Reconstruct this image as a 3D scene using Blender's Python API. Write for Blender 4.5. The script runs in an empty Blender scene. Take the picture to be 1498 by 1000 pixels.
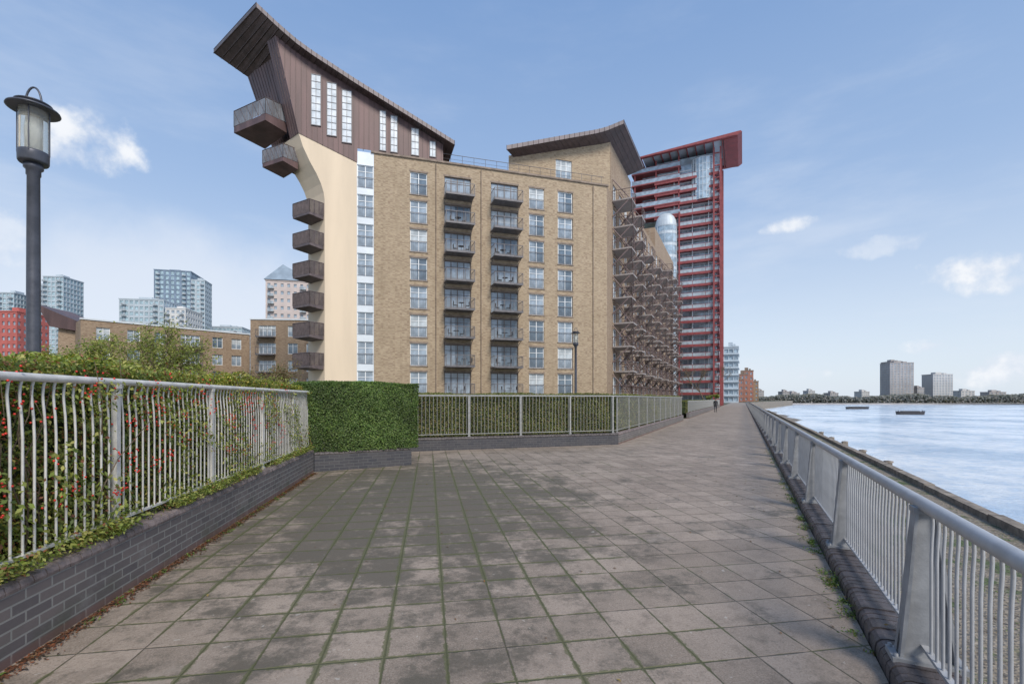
import bpy, math, random
import numpy as np
from mathutils import Vector
random.seed(7); rng=np.random.default_rng(7)
scene=bpy.context.scene
COL=scene.collection
rad=math.radians
scene.view_settings.view_transform='Standard'
scene.view_settings.look='None'
scene.view_settings.exposure=0

# ------------------------------------------------------------------ mesh builder
class MB:
    def __init__(s): s.v=[];s.f=[];s.m=[];s.sm=[]
    def add(s,vs,fs,m=0,smooth=False):
        o=len(s.v); s.v+=[tuple(v) for v in vs]
        for f in fs:
            s.f.append(tuple(i+o for i in f)); s.m.append(m); s.sm.append(smooth)
    def box(s,x0,x1,y0,y1,z0,z1,m=0):
        s.add([(x0,y0,z0),(x1,y0,z0),(x1,y1,z0),(x0,y1,z0),(x0,y0,z1),(x1,y0,z1),(x1,y1,z1),(x0,y1,z1)],
              [(0,3,2,1),(4,5,6,7),(0,1,5,4),(1,2,6,5),(2,3,7,6),(3,0,4,7)],m)
    def prism(s,pts,vec,m=0):
        n=len(pts); vec=Vector(vec); p=[Vector(q) for q in pts]
        s.add(p+[q+vec for q in p],[tuple(range(n-1,-1,-1)),tuple(range(n,2*n))]+
              [(i,(i+1)%n,(i+1)%n+n,i+n) for i in range(n)],m)
    def tube(s,pts,r,n=6,m=0,smooth=True):
        pts=[Vector(p) for p in pts]; k=len(pts)
        rs=r if isinstance(r,(list,tuple)) else [r]*k
        vs=[];up=None
        for i,p in enumerate(pts):
            t=(pts[min(i+1,k-1)]-pts[max(i-1,0)]).normalized()
            if up is None:
                up=Vector((0,0,1)) if abs(t.z)<.9 else Vector((1,0,0))
            a=(up-t*up.dot(t)).normalized(); b=t.cross(a); up=a
            for j in range(n):
                an=2*math.pi*j/n
                vs.append(p+(a*math.cos(an)+b*math.sin(an))*rs[i])
        fs=[(i*n+j,i*n+(j+1)%n,(i+1)*n+(j+1)%n,(i+1)*n+j) for i in range(k-1) for j in range(n)]
        s.add(vs,fs,m,smooth)
        s.add(vs[:n],[tuple(range(n-1,-1,-1))],m); s.add(vs[-n:],[tuple(range(n))],m)
    def lathe(s,prof,n=20,c=(0,0,0),m=0,smooth=True):
        vs=[]
        for r,z in prof:
            for j in range(n):
                an=2*math.pi*j/n; vs.append((c[0]+r*math.cos(an),c[1]+r*math.sin(an),c[2]+z))
        fs=[(i*n+j,i*n+(j+1)%n,(i+1)*n+(j+1)%n,(i+1)*n+j) for i in range(len(prof)-1) for j in range(n)]
        s.add(vs,fs,m,smooth)
    def mesh(s,name,mats):
        me=bpy.data.meshes.new(name); me.from_pydata(s.v,[],s.f)
        for m in mats: me.materials.append(m)
        me.polygons.foreach_set('material_index',s.m)
        me.polygons.foreach_set('use_smooth',s.sm); me.update(); return me
    def build(s,name,mats,parent=None,loc=(0,0,0),rz=0,**k):
        return ob(name,s.mesh(name,mats),parent,loc,rz,**k)

def ob(name,data,parent=None,loc=(0,0,0),rz=0,**k):
    o=bpy.data.objects.new(name,data); COL.objects.link(o)
    o.location=loc; o.rotation_euler=(0,0,rz)
    if parent: o.parent=parent
    for a,b in k.items(): o[a]=b
    return o
def root(name,loc,rz,label,category,group=None):
    o=ob(name,None,None,loc,rz,label=label,category=category)
    if group:o['group']=group
    return o

def wall_holes(mb,P,x0,x1,z0,z1,holes,depth=.15,m=0,mr=None):
    if mr is None: mr=m
    xs=sorted({x0,x1}|{h[0] for h in holes}|{h[1] for h in holes})
    zs=sorted({z0,z1}|{h[2] for h in holes}|{h[3] for h in holes})
    for i in range(len(xs)-1):
        for j in range(len(zs)-1):
            cx=(xs[i]+xs[i+1])/2; cz=(zs[j]+zs[j+1])/2
            if any(h[0]<cx<h[1] and h[2]<cz<h[3] for h in holes): continue
            mb.add([P(xs[i],0,zs[j]),P(xs[i+1],0,zs[j]),P(xs[i+1],0,zs[j+1]),P(xs[i],0,zs[j+1])],[(0,1,2,3)],m)
    for a,b,c,d in holes:
        q=[(a,c),(b,c),(b,d),(a,d)]
        for i in range(4):
            u,v=q[i],q[(i+1)%4]
            mb.add([P(u[0],0,u[1]),P(v[0],0,v[1]),P(v[0],depth,v[1]),P(u[0],depth,u[1])],[(0,1,2,3)],mr)

# ------------------------------------------------------------------ materials
class NT:
    def __init__(s,name):
        s.mat=bpy.data.materials.new(name); s.mat.use_nodes=True
        s.t=s.mat.node_tree; s.n=s.t.nodes; s.l=s.t.links
        s.b=s.n['Principled BSDF']; s.out=s.n['Material Output']
    def node(s,ty,**k):
        n=s.n.new(ty)
        for a,b in k.items(): setattr(n,a,b)
        return n
    def inp(s,sock,v):
        if isinstance(v,bpy.types.NodeSocket): s.l.new(v,sock)
        else: sock.default_value=v
    def math(s,op,a,b=0,c=0,clamp=False):
        n=s.node('ShaderNodeMath',operation=op,use_clamp=clamp)
        s.inp(n.inputs[0],a); s.inp(n.inputs[1],b); s.inp(n.inputs[2],c); return n.outputs[0]
    def mix(s,f,a,b,mode='MIX'):
        n=s.node('ShaderNodeMix',data_type='RGBA',blend_type=mode)
        s.inp(n.inputs[0],f)
        s.inp(n.inputs[6],(*a,1) if isinstance(a,tuple) and len(a)==3 else a)
        s.inp(n.inputs[7],(*b,1) if isinstance(b,tuple) and len(b)==3 else b); return n.outputs[2]
    def noise(s,vec,scale,detail=4,rough=.55,out=0):
        n=s.node('ShaderNodeTexNoise'); s.inp(n.inputs['Scale'],scale); s.inp(n.inputs['Detail'],detail)
        s.inp(n.inputs['Roughness'],rough)
        if vec is not None: s.l.new(vec,n.inputs['Vector'])
        return n.outputs[out]
    def ramp(s,v,a,b):
        n=s.node('ShaderNodeMapRange',interpolation_type='SMOOTHSTEP'); s.inp(n.inputs[0],v)
        n.inputs[1].default_value=a; n.inputs[2].default_value=b; return n.outputs[0]
    def coord(s): return s.node('ShaderNodeTexCoord').outputs['Object']
    def bump(s,h,strength,dist=.01):
        n=s.node('ShaderNodeBump'); s.inp(n.inputs['Height'],h); n.inputs['Strength'].default_value=strength
        n.inputs['Distance'].default_value=dist; s.l.new(n.outputs[0],s.b.inputs['Normal'])

def simple(name,c,rough=.6,metal=0,var=.25,scale=3,bump=0,streak=False):
    t=NT(name); co=t.coord()
    if streak:
        mp=t.node('ShaderNodeMapping'); t.l.new(co,mp.inputs[0]); mp.inputs['Scale'].default_value=(1,1,.15); co=mp.outputs[0]
    n=t.noise(co,scale,6,.6); f=t.ramp(n,.3,.7)
    lo=tuple(x*(1-var) for x in c); hi=tuple(min(1,x*(1+var)) for x in c)
    t.l.new(t.mix(f,lo,hi),t.b.inputs['Base Color'])
    t.b.inputs['Metallic'].default_value=metal
    r=t.math('MULTIPLY_ADD',n,.3,rough-.15); t.l.new(r,t.b.inputs['Roughness'])
    if bump: t.bump(t.noise(co,scale*12,4),bump,.02)
    return t.mat

def brick(name,c1,c2,mortar,bw=.225,rh=.075,ms=.01,stain=.35,rough=.85,moss=False,blotch=.35,dark=None):
    t=NT(name); co=t.coord()
    sp=t.node('ShaderNodeSeparateXYZ'); t.l.new(co,sp.inputs[0])
    cb=t.node('ShaderNodeCombineXYZ'); t.l.new(t.math('ADD',sp.outputs[0],sp.outputs[1]),cb.inputs[0]); t.l.new(sp.outputs[2],cb.inputs[1])
    b=t.node('ShaderNodeTexBrick'); t.l.new(cb.outputs[0],b.inputs['Vector'])
    b.inputs['Scale'].default_value=1; b.inputs['Brick Width'].default_value=bw; b.inputs['Row Height'].default_value=rh
    b.inputs['Mortar Size'].default_value=ms; b.inputs['Mortar Smooth'].default_value=.2
    b.inputs['Color1'].default_value=(*c1,1); b.inputs['Color2'].default_value=(*c2,1); b.inputs['Mortar'].default_value=(*mortar,1)
    n=t.noise(co,.5,6,.6); mp=t.node('ShaderNodeMapping'); t.l.new(co,mp.inputs[0]); mp.inputs['Scale'].default_value=(1,1,.08)
    n2=t.noise(mp.outputs[0],1.6,5,.6); n3=t.noise(co,5,5,.7)
    c=b.outputs[0]
    if dark is not None:
        mq=t.node('ShaderNodeMapping'); t.l.new(cb.outputs[0],mq.inputs[0]); mq.inputs['Scale'].default_value=(1/bw,1/rh,1)
        vf=t.node('ShaderNodeVectorMath',operation='FLOOR'); t.l.new(mq.outputs[0],vf.inputs[0])
        wn=t.node('ShaderNodeTexWhiteNoise',noise_dimensions='2D'); t.l.new(vf.outputs[0],wn.inputs[0])
        c=t.mix(t.math('MULTIPLY',t.ramp(wn.outputs[0],.62,.9),.6),c,dark)
        mr=t.node('ShaderNodeMapping'); t.l.new(cb.outputs[0],mr.inputs[0]); mr.inputs['Scale'].default_value=(2.2,7,1)
        c=t.mix(t.math('MULTIPLY',t.ramp(t.noise(mr.outputs[0],1,3,.8),.45,.75),.4),c,dark)
    f=t.math('MULTIPLY',t.ramp(n,.35,.75),stain); c=t.mix(f,c,tuple(x*.55 for x in c1))
    f=t.math('MULTIPLY',t.ramp(n2,.5,.75),stain); c=t.mix(f,c,tuple(x*.5 for x in c1))
    f=t.math('MULTIPLY',t.ramp(n3,.55,.8),blotch); c=t.mix(f,c,tuple(min(1,x*1.6) for x in c2))
    if moss:
        zz=t.ramp(sp.outputs[2],.3,.0); f=t.math('MULTIPLY',t.math('MULTIPLY',zz,t.ramp(t.noise(co,3,5),.4,.7)),.5)
        c=t.mix(f,c,(.05,.07,.03))
        f=t.math('MULTIPLY',t.ramp(sp.outputs[2],.075,.045),.45); c=t.mix(f,c,(.20,.085,.055))
        f=t.math('MULTIPLY',t.ramp(t.noise(co,2.1,6,.7),.55,.72),.25); c=t.mix(f,c,(.30,.29,.28))
    t.l.new(c,t.b.inputs['Base Color']); t.b.inputs['Roughness'].default_value=rough
    h=t.math('MULTIPLY_ADD',t.math('SUBTRACT',1,b.outputs[1]),1,t.math('MULTIPLY',t.noise(co,60,3),.3))
    t.bump(h,.5,.006); return t.mat

def glassy(name,c,rough=.06,spec=.8,metal=0.0):
    t=NT(name); co=t.coord(); n=t.noise(co,.8,3)
    t.l.new(t.mix(t.ramp(n,.35,.65),tuple(x*.75 for x in c),tuple(min(1,x*1.25) for x in c)),t.b.inputs['Base Color'])
    t.b.inputs['Roughness'].default_value=rough; t.b.inputs['Specular IOR Level'].default_value=spec
    t.b.inputs['Metallic'].default_value=metal
    t.bump(t.noise(co,.9,2),.06,.05)
    return t.mat

def leafmat(name,rough=.5):
    t=NT(name); a=t.node('ShaderNodeAttribute',attribute_name='Col')
    t.l.new(a.outputs[0],t.b.inputs['Base Color']); t.b.inputs['Roughness'].default_value=rough
    t.b.inputs['Specular IOR Level'].default_value=.35
    tr=t.node('ShaderNodeBsdfTranslucent'); t.l.new(t.mix(1,a.outputs[0],(1.6,1.7,.6),'MULTIPLY'),tr.inputs[0])
    mx=t.node('ShaderNodeMixShader'); mx.inputs[0].default_value=.3
    t.l.new(t.b.outputs[0],mx.inputs[1]); t.l.new(tr.outputs[0],mx.inputs[2]); t.l.new(mx.outputs[0],t.out.inputs[0]); return t.mat

M={}
M['brick']=brick('yellow_stock_brick',(.475,.355,.225),(.36,.26,.16),(.42,.365,.29),stain=.36,dark=(.215,.145,.095))
M['brickd']=brick('brown_brick',(.40,.28,.18),(.30,.205,.13),(.37,.31,.24),stain=.28,dark=(.19,.12,.08))
M['redbrick']=brick('red_brick',(.42,.17,.11),(.34,.13,.09),(.38,.28,.24),stain=.2)
M['bluebrick']=brick('brown_grey_brick',(.115,.10,.10),(.175,.145,.135),(.26,.25,.23),ms=.008,stain=.3,moss=True,rough=.7,blotch=.25)
M['plinth']=brick('dark_plinth_brick',(.050,.05,.06),(.08,.075,.08),(.11,.11,.11),ms=.007,stain=.3,moss=False,rough=.7,blotch=.2)
M['cap']=simple('brick_cap',(.19,.15,.14),.65,0,.45,7,.4)
M['kerb']=simple('kerb_brick',(.085,.072,.072),.45,0,.5,9,.4)
M['cream']=simple('cream_render',(.70,.57,.42),.85,0,.10,.35,.1,streak=True)
M['white']=simple('white_frame',(.80,.81,.81),.5,0,.06,4)
M['panel']=simple('white_panel',(.68,.72,.75),.4,0,.08,.6)
M['clad']=simple('brown_metal_cladding',(.125,.076,.072),.5,.15,.35,.7,.05,streak=True)
M['clad2']=simple('brown_metal_seams',(.085,.053,.05),.5,.15,.3,2)
M['roofgrey']=simple('zinc_roof',(.14,.12,.125),.5,.3,.25,1.5)
M['soffit']=simple('brown_soffit',(.088,.058,.053),.6,.05,.3,1)
M['dark']=simple('dark_steel',(.06,.055,.058),.45,.3,.25,5)
M['balc']=simple('balcony_brown_steel',(.20,.145,.135),.55,.15,.2,3)
M['balcedge']=simple('balcony_deck_edge',(.33,.29,.27),.6,.05,.2,3)
M['doorframe']=simple('dark_brown_door_frame',(.14,.115,.11),.5,.1,.25,3)
M['brownpanel']=simple('brown_grey_balcony_panel',(.13,.10,.098),.5,.2,.25,3)
M['balcgrey']=simple('balcony_grey_steel',(.15,.14,.145),.5,.2,.25,3)
M['coping']=simple('coping_stone',(.24,.185,.145),.8,0,.3,1.5)
M['rail']=simple('galvanised_rail',(.44,.44,.445),.5,.25,.10,6,.04)
M['railcream']=simple('off_white_painted_rail',(.60,.58,.54),.55,.05,.12,8,.06)
M['raildull']=simple('weathered_grey_rail',(.33,.33,.32),.6,.2,.2,14,.1)
M['railpost']=simple('grey_cast_posts',(.29,.295,.305),.6,.2,.18,6,.1)
M['red']=simple('dull_red_brown_steel',(.27,.062,.062),.55,.05,.2,1)
M['glass']=glassy('window_glass',(.13,.175,.22),.05)
M['glassb']=glassy('window_glass_blind',(.46,.50,.52),.2,.7)
M['glassm']=glassy('window_glass_net',(.30,.36,.42),.1,.8)
M['glassrail']=glassy('balustrade_glass',(.20,.21,.225),.15,.7)
M['towerrail']=glassy('tower_balustrade_glass',(.34,.38,.41),.12,.8)
M['skyglass']=glassy('tower_glass',(.36,.45,.52),.08,.9,.15)
M['greenglass']=glassy('green_tower_glass',(.36,.48,.53),.12,.9,.1)
M['concrete']=simple('pale_concrete',(.62,.62,.61),.8,0,.08,.5)
M['coregrey']=simple('pale_grey_blue_cladding',(.52,.57,.61),.5,.1,.08,.5)
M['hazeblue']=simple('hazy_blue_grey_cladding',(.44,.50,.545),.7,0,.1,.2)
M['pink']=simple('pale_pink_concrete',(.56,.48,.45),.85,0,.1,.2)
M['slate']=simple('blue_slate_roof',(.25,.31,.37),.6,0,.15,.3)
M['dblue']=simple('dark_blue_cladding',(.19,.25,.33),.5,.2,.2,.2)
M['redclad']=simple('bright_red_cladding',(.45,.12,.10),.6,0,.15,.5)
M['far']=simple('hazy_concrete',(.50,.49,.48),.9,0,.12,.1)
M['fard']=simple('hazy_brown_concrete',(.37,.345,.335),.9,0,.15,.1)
M['leaf']=leafmat('hedge_leaf')
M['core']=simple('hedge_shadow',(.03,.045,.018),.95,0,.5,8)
M['berry']=simple('red_berry',(.60,.035,.02),.35,0,.3,20)
M['bark']=simple('bark',(.16,.12,.08),.9,0,.4,20,.5)
M['timber']=simple('weathered_timber',(.24,.20,.16),.9,0,.45,4,.6)
M['stone']=simple('river_wall_stone',(.22,.19,.155),.9,0,.45,1.5,.6)
M['lampmetal']=simple('lamp_column_paint',(.085,.088,.105),.42,.4,.2,8)

def paving():
    t=NT('concrete_paving_slabs'); co=t.coord(); S=.405
    sp=t.node('ShaderNodeSeparateXYZ'); t.l.new(co,sp.inputs[0])
    wob=t.noise(co,9,3)
    def edge(o):
        q=t.math('FRACT',t.math('ADD',t.math('DIVIDE',o,S),.5+100))
        return t.math('MULTIPLY',t.math('SUBTRACT',.5,t.math('ABSOLUTE',t.math('SUBTRACT',q,.5))),S)
    d=t.math('MINIMUM',edge(sp.outputs[0]),edge(sp.outputs[1]))
    d=t.math('ADD',d,t.math('MULTIPLY_ADD',wob,.014,-.007))
    fl=t.node('ShaderNodeVectorMath',operation='FLOOR'); 
    sc=t.node('ShaderNodeVectorMath',operation='MULTIPLY_ADD'); t.l.new(co,sc.inputs[0]); sc.inputs[1].default_value=(1/S,1/S,0); sc.inputs[2].default_value=(.5,.5,0)
    t.l.new(sc.outputs[0],fl.inputs[0])
    wn=t.node('ShaderNodeTexWhiteNoise',noise_dimensions='2D'); t.l.new(fl.outputs[0],wn.inputs[0])
    base=t.mix(wn.outputs[0],(.262,.200,.150),(.405,.315,.245))
    base=t.mix(t.math('MULTIPLY',t.ramp(t.noise(co,85,3,.8),.42,.66),.6),base,(.52,.44,.36))
    base=t.mix(t.math('MULTIPLY',t.ramp(t.noise(co,50,4,.9),.52,.66),.7),base,(.11,.083,.06))
    base=t.mix(t.math('MULTIPLY',t.ramp(t.noise(co,19,4,.8),.55,.70),.45),base,(.13,.10,.073))
    dx=t.math('DIVIDE',t.math('SUBTRACT',sp.outputs[0],2.2),3.6); dy=t.math('DIVIDE',t.math('SUBTRACT',sp.outputs[1],5.2),5.8)
    zone=t.ramp(t.math('SQRT',t.math('ADD',t.math('MULTIPLY',dx,dx),t.math('MULTIPLY',dy,dy))),1.3,.2)
    n1=t.noise(co,1.1,8,.8)
    damp=t.ramp(t.math('ADD',n1,t.math('MULTIPLY',zone,.20)),.52,.66)
    base=t.mix(t.math('MULTIPLY',damp,.78),base,(.080,.073,.052))
    nb=t.noise(co,.25,4,.5); base=t.mix(t.math('MULTIPLY',t.ramp(nb,.4,.65),.22),base,(.16,.125,.095))
    n4=t.noise(co,3.2,8,.8); base=t.mix(t.math('MULTIPLY',t.ramp(n4,.46,.66),.52),base,(.14,.11,.08))
    n5=t.noise(co,1.6,6,.75); base=t.mix(t.math('MULTIPLY',t.ramp(n5,.56,.70),.42),base,(.52,.43,.35))
    spk=t.noise(co,11,3,.5); base=t.mix(t.math('MULTIPLY',t.ramp(spk,.70,.74),.5),base,(.60,.56,.49))
    mn=t.noise(co,.8,6,.75); mn2=t.noise(co,14,4,.8)
    mm=t.math('ADD',mn,t.math('MULTIPLY',zone,.17))
    mm=t.math('SUBTRACT',mm,t.math('MULTIPLY',t.ramp(sp.outputs[0],3.0,6.0),.08))
    w=t.math('MULTIPLY',t.ramp(mm,.41,.66),t.math('MULTIPLY_ADD',mn2,.09,-.020))
    moss=t.ramp(t.math('SUBTRACT',w,d),-.003,.004)
    joint=t.ramp(d,.0085,.003)
    c=t.mix(t.math('MULTIPLY',joint,.8),base,(.055,.046,.03))
    mc=t.mix(t.noise(co,50,3),(.055,.062,.022),(.165,.17,.065))
    c=t.mix(t.math('MULTIPLY',moss,.75),c,mc)
    t.l.new(c,t.b.inputs['Base Color'])
    t.l.new(t.math('MULTIPLY_ADD',n1,-.35,.78),t.b.inputs['Roughness'])
    t.b.inputs['Specular IOR Level'].default_value=.45
    h=t.math('ADD',t.math('MULTIPLY',t.ramp(d,.002,.012),1),t.math('MULTIPLY',t.noise(co,110,4,.75),.9))
    h=t.math('ADD',h,t.math('MULTIPLY',wn.outputs[0],.5))
    t.bump(h,.8,.007); return t.mat
M['paving']=paving()

def groundmat():
    t=NT('soil_and_grass'); co=t.coord(); n=t.noise(co,.6,6,.65)
    c=t.mix(t.ramp(n,.4,.6),(.09,.075,.055),(.05,.075,.03)); c=t.mix(t.ramp(t.noise(co,25,5,.7),.5,.7),c,(.16,.14,.11))
    t.l.new(c,t.b.inputs['Base Color']); t.b.inputs['Roughness'].default_value=.95; t.bump(t.noise(co,20,5,.7),.8,.05); return t.mat
M['ground']=groundmat()
def gravelmat():
    t=NT('gravel_and_weeds'); co=t.coord(); v=t.node('ShaderNodeTexVoronoi'); t.l.new(co,v.inputs['Vector']); v.inputs['Scale'].default_value=22
    c=t.mix(v.outputs['Color'],(.15,.12,.085),(.34,.29,.23)); 
    c=t.mix(t.ramp(t.noise(co,1.6,6,.7),.5,.62),c,(.08,.11,.04)); c=t.mix(t.ramp(t.noise(co,5,6,.7),.55,.7),c,(.09,.065,.045))
    t.l.new(c,t.b.inputs['Base Color']); t.b.inputs['Roughness'].default_value=.9; t.bump(v.outputs['Distance'],.8,.04); return t.mat
M['gravel']=gravelmat()
def mudmat():
    t=NT('river_foreshore_mud'); co=t.coord(); n=t.noise(co,.35,7,.7)
    c=t.mix(t.ramp(n,.35,.65),(.18,.145,.11),(.34,.29,.23)); c=t.mix(t.ramp(t.noise(co,2.5,6,.7),.52,.62),c,(.10,.085,.06))
    t.l.new(c,t.b.inputs['Base Color']); t.b.inputs['Roughness'].default_value=.6; t.bump(t.noise(co,4,6,.7),.9,.2); return t.mat
M['mud']=mudmat()
def watermat():
    t=NT('river_water'); co=t.coord()
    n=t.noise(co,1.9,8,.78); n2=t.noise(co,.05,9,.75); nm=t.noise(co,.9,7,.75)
    c=t.mix(t.ramp(n2,.40,.58),(.56,.73,.92),(.88,.93,.97));  # bright sky reflection and glitter painted into the water's base colour
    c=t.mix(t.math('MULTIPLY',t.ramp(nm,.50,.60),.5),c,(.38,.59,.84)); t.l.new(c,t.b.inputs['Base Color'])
    t.b.inputs['IOR'].default_value=1.33
    t.b.inputs['Specular IOR Level'].default_value=1.0
    t.l.new(t.math('MULTIPLY_ADD',t.ramp(n2,.35,.65),.12,.08),t.b.inputs['Roughness'])
    t.bump(t.math('ADD',n,nm),.9,.14); return t.mat
M['water']=watermat()

# ------------------------------------------------------------------ frames
A=rad(25.8); p=(math.sin(A),math.cos(A)); r=(math.cos(A),-math.sin(A)); PANG=math.pi/2-A
def PL(L,lat,z=0): return (L*p[0]+lat*r[0], L*p[1]+lat*r[1], z)

# ------------------------------------------------------------------ setting
def sheet(name,pts,mat,rz=0,loc=(0,0,0)):
    mb=MB(); ca,sa=math.cos(-rz),math.sin(-rz); q=[]
    for x,y,z in pts:
        x-=loc[0]; y-=loc[1]; q.append((x*ca-y*sa,x*sa+y*ca,z))
    mb.add(q,[tuple(range(len(q)))]); return mb.build(name,[mat],None,(loc[0],loc[1],0),rz,kind='structure')
sheet('ground',[PL(-60,1.12,-.02),PL(235,1.12,-.02),PL(300,10,-.02),PL(500,40,-.02),PL(2600,60,-.02),PL(2600,-2800,-.02),PL(-60,-2800,-.02)],M['ground'])
WANG=math.atan2(.985,-.171)
sheet('pavement',[PL(-8,.785,0),PL(235,.785,0),PL(235,-4.6,0),PL(23,-4.6,0),PL(23,-18,0),PL(-8,-18,0)],M['paving'],WANG-math.pi/2,(-3.17+.1,2.96,0))
sheet('river_water',[PL(-500,2,-4),PL(4500,2,-4),PL(4500,5500,-4),PL(-500,5500,-4)],M['water'],PANG)
sheet('terrace_path',[PL(-10,1.1,-.9),PL(235,1.1,-.9),PL(235,4.85,-1.0),PL(-10,4.85,-1.0)],M['gravel'],PANG)
mb=MB(); q=[PL(235,1.2),PL(300,10.1),PL(500,40.2)]
for a,b in zip(q,q[1:]): mb.add([(a[0],a[1],-5),(b[0],b[1],-5),(b[0],b[1],.1),(a[0],a[1],.1)],[(0,1,2,3)])
mb.build('embankment_wall',[M['stone']],None,label='pale stone embankment wall where the river bends',category='river wall')

# foreshore
mb=MB(); NL=90; NW=10; vs=[]
for i in range(NL+1):
    L=30+i*2.3; w=2.6+1.6*math.sin(L*.05)+1.0*math.sin(L*.17+1)+L*.024
    w*=min(1,(L-29)/16)
    for j in range(NW+1):
        f=j/NW; vs.append(PL(L,4.8+w*f*1.6+ .4*math.sin(L*.9+j)*min(1,w),-2.9-1.55*f**.8+.12*math.sin(L*1.3+j*2)*(1-f)+.06*random.random()))
mb.add(vs,[(i*(NW+1)+j,(i+1)*(NW+1)+j,(i+1)*(NW+1)+j+1,i*(NW+1)+j+1) for i in range(NL) for j in range(NW)],0,True)
mb.build('foreshore_terrain',[M['mud']],kind='structure')

rt=root('river_wall',PL(0,4.85),PANG,'weathered stone and timber river wall above the foreshore','river wall')
mb=MB(); mb.box(-10,235,-.24,0,-5,-1.02); mb.build('wall',[M['stone']],rt)
mb=MB()
x=-8
while x<120:
    l=random.uniform(2.6,4.2); dz=random.uniform(-.02,.02); mb.box(x,x+l-.03,-.25,.0,-1.0,-.84+dz); x+=l
mb.build('timber_capping',[M['timber']],rt)
pm=MB(); pm.box(-.13,.13,-.13,.13,-3.6,.0); pm.lathe([(.18,0),(.15,.06),(0,.08)],4); pile=pm.mesh('timber_pile',[M['timber']])
for i in range(5): ob('timber_pile',pile,rt,(24+i*4.6,-.42,-.82+random.uniform(-.12,.1)),random.uniform(-.3,.3))

# kerb
rt=root('brick_kerb',PL(0,.79),PANG,'dark bullnose brick kerb edging the riverside walk','kerb')
mb=MB(); mb.box(-8,235,-.33,-.014,-.95,.07); mb.build('kerb_base',[M['plinth']],rt)
mb=MB(); prof=[(0,0),(0,.055),(-.008,.085),(-.03,.107),(-.06,.115),(-.335,.115),(-.345,.10),(-.345,.0)]
x=-4
while x<45:
    l=.088; a=x+.007; b=x+l-.007; j=random.uniform(-.004,.004)
    vs=[(a,y+j,z+j) for y,z in prof]+[(b,y+j,z+j) for y,z in prof]; n=len(prof)
    mb.add(vs,[tuple(range(n)),tuple(range(2*n-1,n-1,-1))]+[(i,i+n,(i+1)%n+n,(i+1)%n) for i in range(n)],0)
    x+=l
mb.prism([(45,y,z) for y,z in prof],(190,0,0)); mb.build('kerb_bricks',[M['kerb']],rt)

# ------------------------------------------------------------------ railings
def railing(name,loc,rz,x0,x1,zb,zt,posts,bulge,label,group=None,rr=.032,br=.0105,sp=.112,near=0,side=1,post='plate',sparse=None,zpost=None,mat='rail'):
    rt=root(name,loc,rz,label,'railing',group); RM=M[mat]
    mb=MB(); mb.tube([(x0,0,zt),(x1,0,zt)],rr,14); mb.build('top_rail',[RM],rt)
    zl=zb+.09
    mb=MB(); mb.box(x0,x1,-.018,.018,zl-.01,zl+.01); mb.build('bottom_rail',[RM],rt)
    h=zt-zl; bm=MB(); B=bulge*side
    pts=[(0,0,0),(0,0,h*.66),(0,B*.3,h*.77),(0,B*.8,h*.85),(0,B,h*.90),(0,B*.75,h*.95),(0,0,h)]
    bm.tube(pts,br,6); bar=bm.mesh('baluster',[RM])
    xs=[];x=x0+.05
    while x<x1-.02:
        if all(abs(x-q)>.05 for q in posts): xs.append(x)
        x+=sp if (sparse is None or x<sparse) else sp*2
    xs.sort(key=lambda q:abs(q-near))
    for q in xs[:100]: ob('baluster',bar,rt,(q,0,zl))
    if len(xs)>100:
        mb=MB()
        for q in xs[100:]: mb.tube([(q+a,b,c+zl) for a,b,c in (pts if q<40 else pts[::3]+[pts[-1]])],br,4)
        mb.build('balusters',[RM],rt,kind='stuff')
    zp=zpost if zpost is not None else zb
    pm=MB()
    if post=='plate':
        pm.box(-.028,.028,-.02,.025,zp,zt-.03)
        pm.box(-.045,.045,-.03,.035,zp,zb+.03)
        pm.box(-.034,.034,-.028,.03,zt-.06,zt-.02)
    else:
        pm.prism([(-.018,-.15,zb+.02),(-.018,.13,zb+.02),(-.018,.105,zb+.25),(-.018,.065,zt-.2),(-.018,.045,zt-.03),(-.018,-.05,zt-.03),(-.018,-.09,zt-.3),(-.018,-.12,zb+.3)],(.036,0,0))
        pm.prism([(-.065,.13,zb+.02),(.065,.13,zb+.02),(.06,.105,zb+.25),(.052,.065,zt-.2),(.045,.05,zt-.03),(-.045,.05,zt-.03),(-.052,.065,zt-.2),(-.06,.105,zb+.25)],(0,-.018,0))
        pm.prism([(-.055,-.15,zb+.02),(.055,-.15,zb+.02),(.048,-.11,zb+.4),(.04,-.06,zt-.03),(-.04,-.06,zt-.03),(-.048,-.11,zb+.4)],(0,.018,0))
        pm.box(-.09,.09,-.19,.17,zb-.01,zb+.022)
        for a in (-.07,.07):
            for b in (-.17,.15): pm.lathe([(0,.042),(.012,.042),(.014,.02)],6,(a,b,zb))
        pm.box(-.05,.05,-.065,.058,zt-.05,zt-.015)
    pme=pm.mesh('post',[M['railpost'] if post!='plate' else RM])
    for q in posts: ob('post',pme,rt,(q,0,0))
    return rt
posts=[3.7-2.45+2.45*i for i in range(0,60)]
railing('metal_railing',PL(0,.985),PANG,-2,150,.115,1.06,posts,.008,'grey galvanised riverside railing with tapered cast posts on brick kerb',rr=.040,br=.0085,sp=.092,near=3,side=-1,post='cast',sparse=60)

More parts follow.
